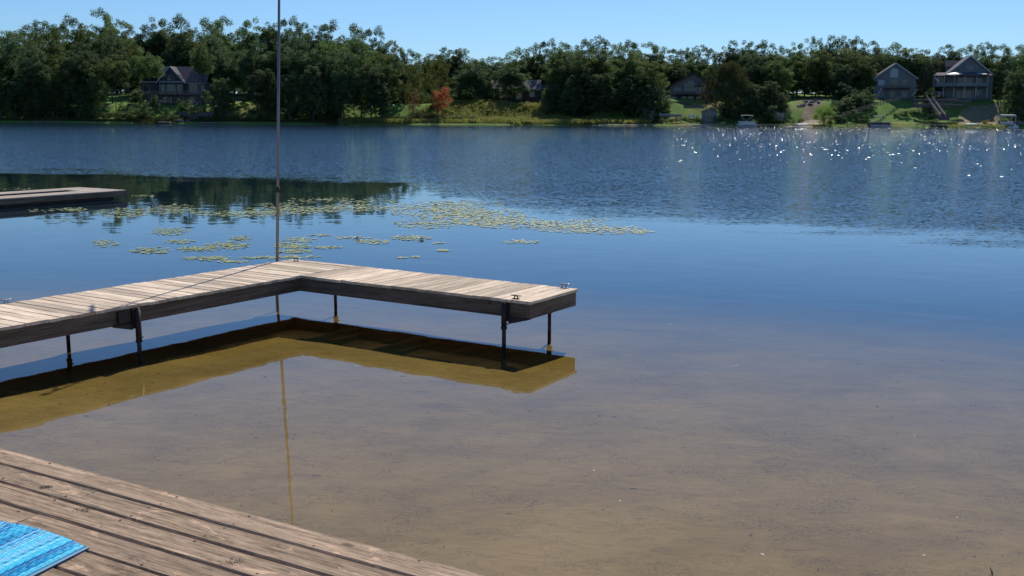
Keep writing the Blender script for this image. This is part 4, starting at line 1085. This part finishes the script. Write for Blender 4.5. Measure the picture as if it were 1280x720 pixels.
# 5: porch house
h = House('porch_house', 'large sage house with pointed gable and wraparound porch roof with white sunlit awnings', 'house', 1207, 123, 328, -14, HG)
h.box('wall', 'siding_sage', 1183, 1237, 94, 123, 0, 11); h.box('foundation', 'stone', 1183.2, 1236.8, 123, 138, .05, 10.8)
h.gable('gable_wall', 'siding_sage', 1186, 1232, 1209, 91.5, 74, 0, 1.0); h.box('gable_base', 'siding_sage', 1185, 1234, 91.45, 94.02, .01, 10)
h.roof_y(1184, 1238.5, 1209, 93.5, 72.4, -.8, 11.6, 'roof', py1=95.5); h.trim([(1184.5, 92.8), (1209, 72.3), (1236, 94.5)], .3, -.85)
h.box('rear_wing', 'siding_sage', 1189, 1206, 82, 94, 11.02, 15); h.roof_x(1187, 1208, 84, 75.5, 10.9, 15.6, 'roof')
mb = MB(); y0, y1 = -3.6, .0; zf, zb_ = h.Z(95.6), h.Z(91.6)
mb.add([(h.X(1166), y0, zf), (h.X(1233), y0, zf), (h.X(1231), y1, zb_), (h.X(1172), y1, zb_), (h.X(1166), y0, zf - .22), (h.X(1233), y0, zf - .22), (h.X(1231), y1, zf - .22), (h.X(1172), y1, zf - .22)], [(0, 1, 2, 3), (4, 7, 6, 5), (0, 4, 5, 1), (1, 5, 6, 2), (2, 6, 7, 3), (3, 7, 4, 0)]); mb.build('porch_roof', 'roof_pale', h.t)
for a, b, c in ((1180, 1204, 2.3), (1213, 1230, 1.6)):
    mb = MB(); n = 8; za = h.Z(95.5)
    v = [(h.X(a + (b - a) * k / n), y, za + .2 + (.62 * c / 2 * math.sin(math.pi * k / n) if y > -3 else .1)) for y in (-3.9, -2.6) for k in range(n + 1)]
    mb.add(v, [(k, k + 1, n + 2 + k, n + 1 + k) for k in range(n)]); mb.build('awning', 'white', h.t)
h.box('upper_wing_wall', 'siding_sage', 1172, 1182.9, 95.5, 109, .5, 9)
h.box('upper_deck_floor', 'siding_brown', 1167, 1229, 108.6, 109.8, -3.5, -.01); h.railing(1167, 1229, 105.4, 108.6, -3.4, mat='trim')
mb = MB()
for px in (1167.5, 1179, 1191, 1203, 1216, 1228.5): h.trim([(px, 96.4), (px, 105)], .15, -3.4, 'trim', 'porch_post'); h.trim([(px, 109.8), (px, 122)], .18, -3.3, 'trim', 'deck_post')
for a in (1196.5, 1201, 1206, 1210.5): h.window(a, a + 4, 98, 108, 0, 1, 1)
for a in (1196, 1200.5, 1206, 1211): h.window(a, a + 4, 113.5, 122.5, 0, 1, 1)
h.window(1173, 1179, 98, 104, .5, 1); h.window(1219, 1224, 98.5, 104, 0, 2); h.window(1206, 1209.5, 84, 87.5, 0, 1); h.window(1209.5, 1213, 85.5, 88.6, 0, 1); h.window(1219, 1225, 113.5, 119, 0, 2)
h.trim([(1168, 98), (1173, 103)], .25, -3.45, 'white', 'hanging_towel')
h.box('lower_deck_floor', 'timber', 1167, 1181, 118.6, 119.8, -3.3, -.5); h.railing(1167, 1180, 115.6, 118.6, -3.25, mat='trim')
# sheds
def shed(px0, px1, pyt, pye, pyb, Y, mat, label, door=True, flat=False):
    h = House('shed', label, 'shed', (px0 + px1) / 2, pyb, Y, -8, 'small waterside sheds'); m_ = (px0 + px1) / 2
    h.box('wall', mat, px0, px1, pye, pyb + 3, 0, 3)
    if flat: h.box('roof', 'roof_pale', px0 - .8, px1 + .8, pyt, pye - .02, -.4, 3.4)
    else: h.gable('gable_wall', mat, px0, px1, m_, pye - .02, pyt + .5, 0, .2); h.roof_y(px0 - 1.2, px1 + 1.2, m_, pye + .6, pyt, -.4, 3.4, 'roof_pale', .15)
    if door:
        w_ = (px1 - px0) * .2; h.window(m_ - w_, m_ + w_, pye + (pyb - pye) * .25, pyb - .3, 0, 2, 1, name='door', bw=.06)
    return h
shed(877.5, 896, 135.5, 140, 151.5, 304.5, 'siding_taupe', 'small grey gabled shed at the water below the tan gabled house')
shed(967, 980, 140, 142, 148.5, 307, 'siding_cream', 'pale box-shaped shed behind the boat dock left of the sandy ramp', flat=True)
shed(1272, 1286, 136, 138.5, 153, 305, 'siding_taupe', 'grey flat-roofed shed at the right frame edge beside the boat lift', flat=True)
shed(805, 817, 138.5, 141, 149, 306, 'stone', 'small dark blue-grey boat shed in the shade left of the stone terraces', flat=True)
# ------------------------------------------------------------------ slopes, walls, stairs, fence
def wall(px0, px1, py0, py1, Y, mat, label, courses=3, top='timber_top', name='retaining_wall', deep=.8):
    h = House(name, label, 'wall', (px0 + px1) / 2, py1, Y, -3, 'retaining walls on the lawns')
    hh = (py1 - py0) / courses
    for k in range(courses):
        n = max(2, int((px1 - px0) / 9)); off = (k % 2) * .5
        for j in range(n): 
            a = px0 + (px1 - px0) * j / n; b = px0 + (px1 - px0) * (j + 1) / n
            h.box('timber', mat if k else mat, a + .06, b - .06, py1 - hh * (k + 1) + .1, py1 - hh * k, .03 * (k % 2), deep)
    h.box('cap', top, px0 - .3, px1 + .3, py0 - .8, py0 + .08, -.15, deep + .2); return h
wall(1143, 1196, 124.5, 128, 318, 'timber', 'upper dark timber retaining wall below the porch house')
wall(1143, 1188, 130.5, 134.5, 313, 'timber', 'lower dark timber retaining wall left of the long stairs')
wall(1188.5, 1213, 126.5, 128.5, 319, 'timber', 'short timber wall right of the head of the long stairs', 2)
wall(1190, 1204, 131.5, 133, 314, 'timber', 'lowest short timber wall right of the long stairs', 2)
wall(855, 880, 133, 135.6, 312, 'stone', 'dark low garden wall behind the white lawn chairs', 2, 'stone')
wall(824, 852, 143.5, 146, 306, 'stone', 'long low grey wall on the terrace left of the small shed', 2, 'trim')
wall(828, 862, 127.6, 130, 320, 'stone', 'low wall holding the terrace below the tan gabled house', 2, 'stone')
wall(224, 268, 141.5, 151.5, 304, 'rock', 'dark stone boathouse wall at the water below the grey-green lake house', 3, 'rock', deep=4)
# rocks
def rocks(px0, px1, pyb, Y, n, seed, lab, mat='rock', s0=.35, s1=.9):
    g = random.Random(seed)
    t = thing('rock_pile', lab, 'rocks', (Xp((px0 + px1) / 2, Y), Y, 0), 0, 'rock piles on the far shore')
    for k in range(n):
        mb = MB(); r = g.uniform(s0, s1); px = g.uniform(px0, px1); yy = g.uniform(-1.5, 1.5); x = Xp(px, Y) - t.location.x; z = bz(x + t.location.x, Y + yy)
        vs = [(x + r * math.cos(a) * math.cos(b) * g.uniform(.75, 1.15), yy + r * math.sin(a) * math.cos(b) * g.uniform(.75, 1.15), z + r * .7 * math.sin(b) * g.uniform(.8, 1.1)) for b in (-.9, -.1, .7, 1.3) for a in (2 * math.pi * q / 6 for q in range(6))]
        fs = [(i * 6 + j, i * 6 + (j + 1) % 6, (i + 1) * 6 + (j + 1) % 6, (i + 1) * 6 + j) for i in range(3) for j in range(6)] + [tuple(18 + j for j in range(6)), tuple(range(6))]
        mb.add(vs, fs).build('rock', mat, t)
rocks(218, 240, 150, 302, 14, 1, 'dark boulders at the water under the grey-green lake house')
rocks(995, 1022, 128, 322, 14, 2, 'pale grey boulders at the top of the sandy ramp', 'stone', .3, .7)
rocks(1160, 1176, 150, 302, 10, 3, 'dark boulders heaped left of the foot of the long stairs')
# long stairs
st = House('long_stairs', 'long wooden stairs with pale handrails descending from the porch house to the lake', 'stairs', 1182, 152, 302)
p0 = Vector((st.X(1175), 0, st.Z(143.5))); p1 = Vector((st.X(1182.5), 15, st.Z(143.5) + 5.35)); wd = 1.45
for k, dx in enumerate((0, wd)):
    a = p0 + Vector((dx, 0, 0)); b = p1 + Vector((dx, 0, 0)); mb = MB(); mb.bar(a, b, .14, .14); mb.bar(a - Vector((0, 0, .5)), b - Vector((0, 0, .5)), .09, .1); mb.build('handrail', 'timber_top', st.t)
    for q in range(12): c = a.lerp(b, q / 11); MB().bar(c, c - Vector((0, 0, 1.15)), .12).build('post', 'timber_top', st.t)
for q in range(34): c = p0.lerp(p1, q / 33); MB().box(c.x, c.x + wd, c.y, c.y + .4, c.z - 1.05, c.z - .98).build('step', 'timber', st.t)
mb = MB(); mb.box(st.X(1172), st.X(1187), -2.2, .1, st.Z(150.6), st.Z(149.9)); mb.build('landing', 'timber', st.t)
for q in range(5): MB().box(st.X(1175 + q * .2), st.X(1186), -.6 + .4 * q, -.2 + .4 * q, st.Z(149.9), st.Z(149.9) + .3 * (q + 1)).build('step', 'timber', st.t)
# diagonal rail fence
A0 = on_y(1052, 147, 303); 
ft = thing('rail_fence', 'brown wooden rail fence climbing the lawn up to the tall grey gabled house', 'fence', (A0.x, 303, 0))
pts = []
for k in range(19):
    u = k / 18; px = 1052 + 73 * u; Y = 303 + 17 * u; py = 142 - 21 * (u ** 1.05) - (1.5 * math.sin(u * 3.14) * 1); q = on_y(px, py, Y); pts.append(Vector((q.x - A0.x, Y - 303, q.z)))
for k, q in enumerate(pts): MB().bar(q - Vector((0, 0, 1.25)), q + Vector((0, 0, .08)), .14).build('post', 'rail', ft)
for a, b in zip(pts, pts[1:]):
    for dz in (0, -.38, -.76): MB().bar(a + Vector((0, -.04, dz)), b + Vector((0, -.04, dz)), .05, .14).build('rail', 'rail', ft)
    MB().prism([(0, 0), (1, 0), (1, 1), (0, 1)], 'y', 0, 1) if False else None
# sandy ramp draped on the bank
sm = plain('ramp_sand', (.38, .30, .21), .95, 0, .15, .6)
def ramp_z(x, y): return bank_z(x, y) + .06
def ribbon(name, rows, mat, lab=None):
    """rows of (px left, px right, Y)"""
    mb = MB(); n = 10
    rows2 = []
    for (a, b, y), (c, d, y2) in zip(rows, rows[1:]):
        for k in range(6): u = k / 6; rows2.append((a + (c - a) * u, b + (d - b) * u, y + (y2 - y) * u))
    rows2.append(rows[-1])
    for a, b, y in rows2:
        for k in range(n + 1): x = (a + (b - a) * k / n - 640) / F * y; mb.v.append((x, y, bz(x, y) + .06))
    for i in range(len(rows2) - 1):
        for k in range(n): mb.f.append((i * (n + 1) + k, i * (n + 1) + k + 1, (i + 1) * (n + 1) + k + 1, (i + 1) * (n + 1) + k))
    me = bpy.data.meshes.new(name); me.from_pydata(mb.v, [], mb.f); me.materials.append(mat); me.update(); return struct(obj(name, me))
ribbon('sandy_ramp', [(974, 1010, 299.2), (976, 1016, 303), (988, 1018, 307), (994, 1018, 312)], sm)
ribbon('track', [(994, 1018, 312.05), (998, 1020, 318), (996, 1022, 330)], plain('track_soil', (.20, .16, .10), .95, 0, .3, .8))
ribbon('beach', [(735, 872, 299.4), (740, 935, 301.2), (760, 880, 301.8)], plain('beach_sand', (.36, .32, .24), .95, 0, .2, .8))
dry = plain('dry_grass_soil', (.25, .21, .11), .95, 0, .3, .8)
ribbon('dry_slope', [(1196, 1238, 304), (1190, 1240, 309), (1190, 1240, 315), (1200, 1240, 321)], dry)
# ------------------------------------------------------------------ docks and boats across the lake
def far_dock(px0, px1, py, Y, lab, w_=1.3, z=.5, mat='timber_top'):
    h = House('far_dock', lab, 'dock', (px0 + px1) / 2, py, Y, 0, 'docks on the far shore'); h.t.location.z = 0; n = max(3, int((px1 - px0) * h.s / 2))
    x0, x1 = h.X(px0), h.X(px1)
    MB().box(x0, x1, -w_ / 2, w_ / 2, z - .18, z).build('deck_floor', mat, h.t)
    for k in range(n + 1):
        for sy in (-1, 1): x = x0 + .1 + (x1 - x0 - .2) * k / n; MB().bar((x, sy * w_ * .45, -.8), (x, sy * w_ * .45, z + .25), .09).build('leg', 'rust', h.t)
    return h
far_dock(944, 992, 152, 297.5, 'long low dock between the first pontoon boat and the sandy ramp')
far_dock(1059, 1088, 153, 297.5, 'low dock left of the dark pontoon boat below the green lawn', z=.6)
far_dock(1146, 1182, 153.5, 297.5, 'dock with dark legs at the foot of the long stairs', z=.75)
far_dock(43, 76, 151, 298, 'pale low dock in front of the dark wood at far left', z=.35)
far_dock(199, 213, 152, 299, 'short pale dock left of the dark boathouse wall', z=.45, w_=2, mat='siding_cream')
far_dock(252, 272, 152, 298.5, 'narrow grey dock right of the dark boathouse wall', z=.4)


def pontoon(px0, px1, Y, lab, dark=False, canopy='bimini', rz=0):
    s_ = Y / F; L_ = (px1 - px0) * s_; x = Xp((px0 + px1) / 2, Y)
    t = thing('pontoon_boat', lab, 'boat', (x, Y, 0), math.radians(rz), 'pontoon boats on the far shore')
    pan = 'panel_dark' if dark else 'hull'
    for sy in (-1, 1):
        mb = MB(); mb.tube([(-L_ / 2, sy * .85, .12), (-L_ / 2 + .1, sy * .85, .1), (L_ / 2 - .8, sy * .85, .1), (L_ / 2 - .25, sy * .85, .22), (L_ / 2, sy * .85, .4)], [.28, .31, .31, .22, .04], 12); mb.build('pontoon', 'hull', t, True)
    MB().box(-L_ / 2, L_ / 2 - .3, -1.25, 1.25, .42, .55).build('floor', 'hull', t)
    for y in (-1.18, 1.18): MB().box(-L_ / 2 + .5, L_ / 2 - .6, y - .03, y + .03, .6, 1.25).build('side_panel', pan, t); MB().bar((-L_ / 2 + .5, y, 1.29), (L_ / 2 - .6, y, 1.29), .06).build('rail', 'hull', t)
    for xx in (-L_ / 2 + .5, L_ / 2 - .6): MB().box(xx - .03, xx + .03, -1.14, 1.14, .6, 1.25).build('end_panel', pan, t)
    for xx, w2 in ((-L_ / 2 + 1.2, .6), (L_ / 2 - 1.4, .55)):
        for y in (-.8, .8): MB().box(xx - w2, xx + w2, y - .3, y + .3, .56, .95).build('seat', 'white', t); MB().box(xx - w2, xx + w2, y * 1.35 - .07, y * 1.35 + .07, .95, 1.35).build('seat_back', 'white', t)
    MB().prism([(-.3, .56), (.3, .56), (.25, 1.3), (-.05, 1.45), (-.3, 1.3)], 'y', -.3, .35).build('console', pan, t)
    mb = MB(); mb.box(-L_ / 2 - .5, -L_ / 2 - .05, -.2, .2, .35, 1.15); mb.build('outboard_motor', 'panel_dark', t)
    if canopy:
        cx = -.4 if dark else -.1; cw = L_ * .3; ht = 2.9
        mb = MB(); n = 6
        v = [(cx - cw + 2 * cw * i / n, -1.1 + 2.2 * j / 4, ht + .16 * math.sin(math.pi * j / 4) + .08 * math.sin(math.pi * i / n)) for i in range(n + 1) for j in range(5)]
        v2 = [(a, b, c - .07) for a, b, c in v]; k0 = len(v)
        f = [(i * 5 + j, i * 5 + j + 1, (i + 1) * 5 + j + 1, (i + 1) * 5 + j) for i in range(n) for j in range(4)]
        mb.add(v + v2, f + [tuple(q + k0 for q in reversed(g_)) for g_ in f]); mb.build('canopy', 'canvas', t)
        for y in (-1.12, 1.12):
            for a, b in ((cx - cw * .9, cx - .1), (cx + cw * .9, cx + .1)): MB().bar((b, y, 1.28), (a, y, ht), .05).build('canopy_strut', 'hull', t)
    return t
pontoon(921, 946, 296.5, 'silver pontoon boat with raised canopy moored left of the long low dock')
pontoon(1087, 1114, 296.5, 'dark-sided pontoon boat with canopy moored below the green lawn', True)
# boat lift
t = thing('boat_lift', 'canopied boat lift holding a pale boat at the right end of the far shore', 'boat lift', (Xp(1258, 297), 297, 0))
s_ = 297 / F
for sx in (-1, 1):
    for sy in (-1, 1): MB().bar((sx * 1.9, sy * 1.3, -.9), (sx * 1.9, sy * 1.3, 3.1), .13).build('leg', 'hull', t)
MB().bar((-1.9, -1.3, .9), (1.9, -1.3, .9), .15).build('cross_beam', 'hull', t); MB().bar((-1.9, 1.3, .9), (1.9, 1.3, .9), .15).build('cross_beam', 'hull', t)
MB().prism([(-1.5, 3.1), (1.5, 3.1), (1.2, 3.45), (0, 3.55), (-1.2, 3.45)], 'x', -2.0, 2.0).build('canopy', 'trim', t)
b = thing('runabout_boat', 'pale runabout boat raised on the canopied boat lift', 'boat', (Xp(1258, 297), 297, 1.0))
mb = MB(); secs = [(-1.8, .55, .5), (-.6, .65, .55), (.8, .55, .6), (1.7, .2, .68), (2.0, .03, .72)]
mb.v = [q for x, w_, hh in secs for q in ((x, -w_, hh), (x, -w_ * .7, .1), (x, 0, -.05 + (.5 if x > 1.6 else 0)), (x, w_ * .7, .1), (x, w_, hh))]
mb.f = [(i * 5 + j, i * 5 + j + 1, (i + 1) * 5 + j + 1, (i + 1) * 5 + j) for i in range(4) for j in range(4)] + [(0, 1, 2, 3, 4), (20, 24, 23, 22, 21)] + [(i * 5 + 4, i * 5, (i + 1) * 5, (i + 1) * 5 + 4) for i in range(4)]
mb.build('hull', 'white', b); MB().prism([(-.2, .6), (.25, .6), (-.05, 1.0)], 'y', -.5, .5).build('windshield', 'glass', b); MB().box(-2.1, -1.8, -.18, .18, .1, .9).build('outboard_motor', 'panel_dark', b)
# jet ski beside the lift
b = thing('jet_ski', 'small white jet ski floating right of the boat lift', 'jet ski', (Xp(1267, 295), 295, .05))
mb = MB(); secs = [(-1.4, .4, .3), (-.4, .45, .4), (.6, .4, .45), (1.2, .2, .5), (1.5, .03, .52)]
mb.v = [q for x, w_, hh in secs for q in ((x, -w_, hh), (x, -w_ * .6, -.1), (x, w_ * .6, -.1), (x, w_, hh))]
mb.f = [(i * 4 + j, i * 4 + (j + 1) % 4, (i + 1) * 4 + (j + 1) % 4, (i + 1) * 4 + j) for i in range(4) for j in range(4)] + [(0, 1, 2, 3), (16, 19, 18, 17)]
mb.build('hull', 'white', b); MB().box(-1.0, .1, -.16, .16, .4, .68).build('seat', 'panel_dark', b); MB().bar((.45, -.35, .95), (.45, .35, .95), .05).build('handlebar', 'rust', b); MB().prism([(.1, .42), (1.1, .46), (.5, .92), (.3, .92)], 'y', -.2, .2).build('cowl', 'white', b)
# upturned boat on the grass, kayaks, chairs
def skiff(px, py, L_, Y, lab, mat='white', name='upturned_boat', rz=4, hz=None, group=None):
    x = Xp(px, Y); b = obj(name, None) if False else None
    mb = MB(); secs = [(-L_ / 2, .5, .02), (-L_ * .2, .62, .0), (L_ * .15, .55, .0), (L_ * .38, .3, .02), (L_ / 2, .03, .06)]
    mb.v = [q for xx, w_, zz in secs for q in ((xx, -w_, zz), (xx, -w_ * .75, .34), (xx, 0, .45), (xx, w_ * .75, .34), (xx, w_, zz))]
    mb.f = [(i * 5 + j, i * 5 + j + 1, (i + 1) * 5 + j + 1, (i + 1) * 5 + j) for i in range(4) for j in range(4)] + [(0, 1, 2, 3, 4), (20, 24, 23, 22, 21)]
    o = mb.build(name, mat); o.location = (x, Y, (bz(x, Y) + .02) if hz is None else hz); o.rotation_euler = (0, 0, math.radians(rz)); tag(o, lab, 'boat', group); return o
o = skiff(1215.5, 150, 3.9, 302.2, 'white upturned boat lying on the grass right of the long stairs'); o.scale = (1, 1, 1.25)
for k, (px, lab, mt) in enumerate([(1006, 'dark blue kayak, nearest the sandy ramp of those on shore', 'canvas'), (1010, 'grey canoe lying between the dark kayak and the round willow', 'hull'), (1004, 'white-bowed small boat drawn up at the foot of the sandy ramp', 'white')]):
    o = skiff(px, 150, 4.2, 301.2 + [1.2, 2.4, 0][k], lab, mt, 'kayak', [28, 24, 20][k]); o.scale = (1, .8, 1.1)
for k, px in enumerate((862.5, 867.5, 872.5)):
    Y = 310.5; x = Xp(px, Y); t = thing('lawn_chair', ['left', 'middle', 'right'][k] + ' white lawn chair of three above the small grey shed', 'chair', (x, Y, bz(x, Y)), .2, 'white lawn chairs')
    q = MB(); q.prism([(-.35, .35), (.3, .28), (.3, .34), (-.35, .42)], 'x', -.32, .32); q.build('seat', 'white', t)
    q = MB(); q.prism([(.25, .3), (.32, .3), (.62, 1.15), (.55, 1.15)], 'x', -.34, .34); q.build('backrest', 'white', t)
    for sx in (-.36, .36):
        MB().box(sx - .06, sx + .06, -.42, .4, .58, .62).build('armrest', 'white', t); MB().box(sx - .03, sx + .03, -.38, -.3, -.1, .58).build('leg', 'white', t); MB().box(sx - .03, sx + .03, .25, .33, -.1, .58).build('leg', 'white', t)
# white ball on a post in the marsh, guessed from a small white spot
x = Xp(492, 306); t = thing('white_ball_post', 'white ball on a thin post at the edge of the marsh shrubs', 'lamp', (x, 306, bz(x, 306)))
zt_ = on_y(492, 133, 306).z - bz(x, 306); MB().bar((0, 0, -.1), (0, 0, zt_), .08).build('post', 'rust', t)
mb = MB(); mb.tube([(0, 0, zt_ - .05), (0, 0, zt_ + .06), (0, 0, zt_ + .22), (0, 0, zt_ + .4), (0, 0, zt_ + .5)], [.1, .26, .33, .26, .08], 12); mb.build('globe', 'white', t, True)

# ------------------------------------------------------------------ lily pads
patches = [(545, 262, 65, 11, 190), (600, 270, 58, 12, 190), (540, 279, 50, 7, 100), (640, 278, 60, 8, 150), (710, 283, 50, 8, 120), (760, 287, 48, 6, 80), (800, 290, 18, 2.5, 16), (650, 302, 25, 2.5, 16), (575, 255, 60, 5, 50), (735, 275, 30, 3, 20),
 (215, 263, 45, 5, 46), (300, 267, 60, 4, 60), (362, 263, 60, 5, 80), (435, 260, 60, 5, 90), (455, 252, 40, 4, 30), (350, 256, 30, 3, 20), (153, 266, 35, 6, 46), (94, 262, 17, 2.5, 14), (180, 245, 17, 1.5, 9), (60, 263, 25, 3, 8), (20, 236, 20, 1.5, 7), (82, 275, 30, 2.5, 10), (219, 259, 25, 4, 20), (400, 250, 45, 3, 22),
 (213, 289, 25, 5, 44), (131, 304, 17, 5, 16), (189, 313, 25, 4.5, 34), (224, 302, 20, 3, 18), (246, 311, 24, 3.5, 30), (284, 307, 30, 5, 44), (301, 298, 14, 3.5, 18), (262, 323, 32, 3, 26), (290, 327, 20, 1.5, 8), (325, 322, 28, 1.5, 14), (365, 307, 24, 4, 40), (373, 300, 26, 3, 20), (366, 314, 22, 2.5, 20), (401, 294, 18, 1.5, 8), (466, 302, 22, 3, 24), (515, 297, 26, 3.5, 36), (547, 304, 8, 1, 5), (554, 313, 9, 1.3, 7), (519, 321, 6, 1.2, 5), (502, 322, 6, .8, 3), (362, 321, 38, 1.5, 18), (405, 309, 25, 1.6, 16), (440, 297, 26, 2, 14)]
gp = random.Random(77); pads = []
for cx, cy, rx, ry, n in patches:
    for _ in range(int(n * 3.0)):
        a = gp.uniform(0, 6.283); q = gp.random() ** .72; q = on_z(cx + rx * q * math.cos(a), cy + ry * q * math.sin(a), .004); pads.append((q.x, q.y, gp.uniform(.02, .055) * (1.3 if cy < 272 else 1)))
pads.sort(key=lambda p: -p[2] / (p[1]))
def pad_ring(g, r, cx=0, cy=0, z=0.0):
    a0 = g.uniform(0, 6.28); n = 13; tilt = g.uniform(-.03, .03); ta = g.uniform(0, 6.28)
    v = [(cx, cy, z + .003)] + [(cx + r * math.cos(a0 + .14 + (6.0) * k / n) * g.uniform(.94, 1.05), cy + r * math.sin(a0 + .14 + 6.0 * k / n) * g.uniform(.94, 1.05), z + g.uniform(0, .006) + (r * .12 * max(0, math.cos(a0 + 6 * k / n - ta)) if g.random() < .3 else 0)) for k in range(n + 1)]
    return v, [(0, k, k + 1) for k in range(1, n + 1)]
pm_ = Mat('lily_pad_green'); oi = pm_.n('ObjectInfo'); at = pm_.n('Attribute', attribute_name='tone')
f_ = pm_.math('FRACT', pm_.math('ADD', oi.outputs['Random'], at.outputs['Fac']))
c_ = pm_.ramp(f_, [(0, (.14, .19, .05)), (.5, (.23, .30, .10)), (.85, (.31, .35, .12)), (1, (.30, .22, .08))])
pm_.l(c_, pm_.b.inputs['Base Color']); pm_.b.inputs['Roughness'].default_value = .6; MT['pad'] = pm_.m
pmesh = []
for k in range(8):
    v, f = pad_ring(random.Random(800 + k), 1.0); mb = MB(); mb.add(v, f); pmesh.append(mb.mesh('lily_pad', 'pad'))
for k, (x, y, r) in enumerate(pads[:290]):
    o = obj('lily_pad', pmesh[k % 8]); o.location = (x, y, .004 + .0015 * (k % 4)); o.scale = (r * 1.15, r * 1.15, r); o.rotation_euler = (0, 0, gp.uniform(0, 6.28))
    tag(o, 'larger round green lily pad floating on calm water behind the dock', 'lily pad', 'lily pads behind the dock')
mb = MB(); tn = []
for k, (x, y, r) in enumerate(pads[290:]):
    v, f = pad_ring(gp, r, x, y, .004 + .0012 * (k % 5)); mb.add(v, f); tn += [gp.random()] * len(v)
me = bpy.data.meshes.new('lily_pads'); me.from_pydata(mb.v, [], mb.f); a_ = me.attributes.new('tone', 'FLOAT', 'POINT'); a_.data.foreach_set('value', tn); me.materials.append(MT['pad']); me.update()
tag(obj('lily_pad_mat', me), 'scattered mats of yellow-green lily pads on the calm water', 'lily pads', None, 'stuff')
for k, (px, py, lab) in enumerate([(447, 297, 'white water lily blossom among pads just right of the flagpole'), (527, 298, 'white water lily blossom on the front right pad patch'), (544.5, 255.5, 'farthest white water lily blossom, on the big pad mat')]):
    q = on_z(px, py + 1.5, 0); t = thing('water_lily', lab, 'flower', (q.x, q.y, .01), 0, 'white water lilies')
    pet = []
    for rn, (nn, up, rr_) in enumerate(((9, .25, .085), (8, .7, .075), (6, 1.15, .06))):
        for j in range(nn):
            a = 6.283 * j / nn + rn * .3; ca, sa = math.cos(a), math.sin(a); mb = MB()
            pr = [(.01, 0, .004), (.5 * rr_, .32 * rr_, .5 * rr_ * up * .7), (rr_ * math.cos(up * .6), 0, rr_ * math.sin(up) + .01), (.5 * rr_, -.32 * rr_, .5 * rr_ * up * .7)]
            mb.add([(x * ca - y * sa, x * sa + y * ca, z) for x, y, z in pr], [(0, 1, 2), (0, 2, 3)]); mb.build('petal', 'white', t)
    mb = MB(); mb.tube([(0, 0, 0), (0, 0, .03)], [.014, .016], 8); mb.build('stamens', plain('lily_yellow', (.6, .4, .05)), t)
# ------------------------------------------------------------------ floating flecks, sunk twigs
for k, (px, py) in enumerate([(920, 457), (742, 588), (1143, 544), (1196, 647), (1155, 694), (775, 626), (953, 693), (838, 405)]):
    q = on_z(px, py, .004); mb = MB(); r = gp.uniform(.008, .016)
    mb.add([(-r * 1.6, 0, 0), (-.3 * r, -r * .5, .002), (r * 1.5, 0, .001), (0, r * .55, .003), (0, 0, .005)], [(0, 1, 4), (1, 2, 4), (2, 3, 4), (3, 0, 4)]); o = mb.build('floating_petal', 'white'); o.location = q; o.rotation_euler = (0, 0, gp.uniform(0, 6))
    tag(o, ['tiny white fleck on the water right of the end of the dock', 'white fleck on the shallow water just right of centre below the dock', 'white fleck on the shallows toward the right frame edge', 'white fleck lower down near the right frame edge', 'white fleck at lower right above the reed tip', 'pale fleck below the dock end over the sand', 'pale fleck near the bottom edge of the frame', 'farthest tiny white fleck, out on the blue water'][k], 'petal', 'white flecks on the shallow water')
mb = MB()
for k in range(420):
    x = gp.uniform(-6, 9); y = gp.uniform(2.5, 14); z = float(bed_z(np.array(x), np.array(y))) + .006; a = gp.uniform(-.9, .9); L_ = gp.uniform(.006, .03) * (3.0 if gp.random() < .05 else 1); w_ = gp.uniform(.001, .0035)
    p = Vector((x, y, z)); d = Vector((math.cos(a), math.sin(a), 0)) * L_; m_ = p + d * .5 + Vector((0, gp.uniform(-.2, .2) * L_, .003)); mb.tube([p, m_, p + d], [w_, w_, w_ * .4], 4)
o = mb.build('bottom_litter', plain('sunk_twigs', (.05, .04, .03), .9)); tag(o, 'dark twigs and leaf bits scattered on the sandy lake bottom', 'twigs', None, 'stuff')
q = on_z(1243, 716, 0); mb = MB(); mb.tube([(0, 0, -.12), (-.01, .01, .0), (-.022, .02, .03)], [.006, .005, .001], 6); o = mb.build('reed_tip', 'bark'); o.location = q; tag(o, 'dark reed tip poking out of the shallow water at lower right', 'reed')
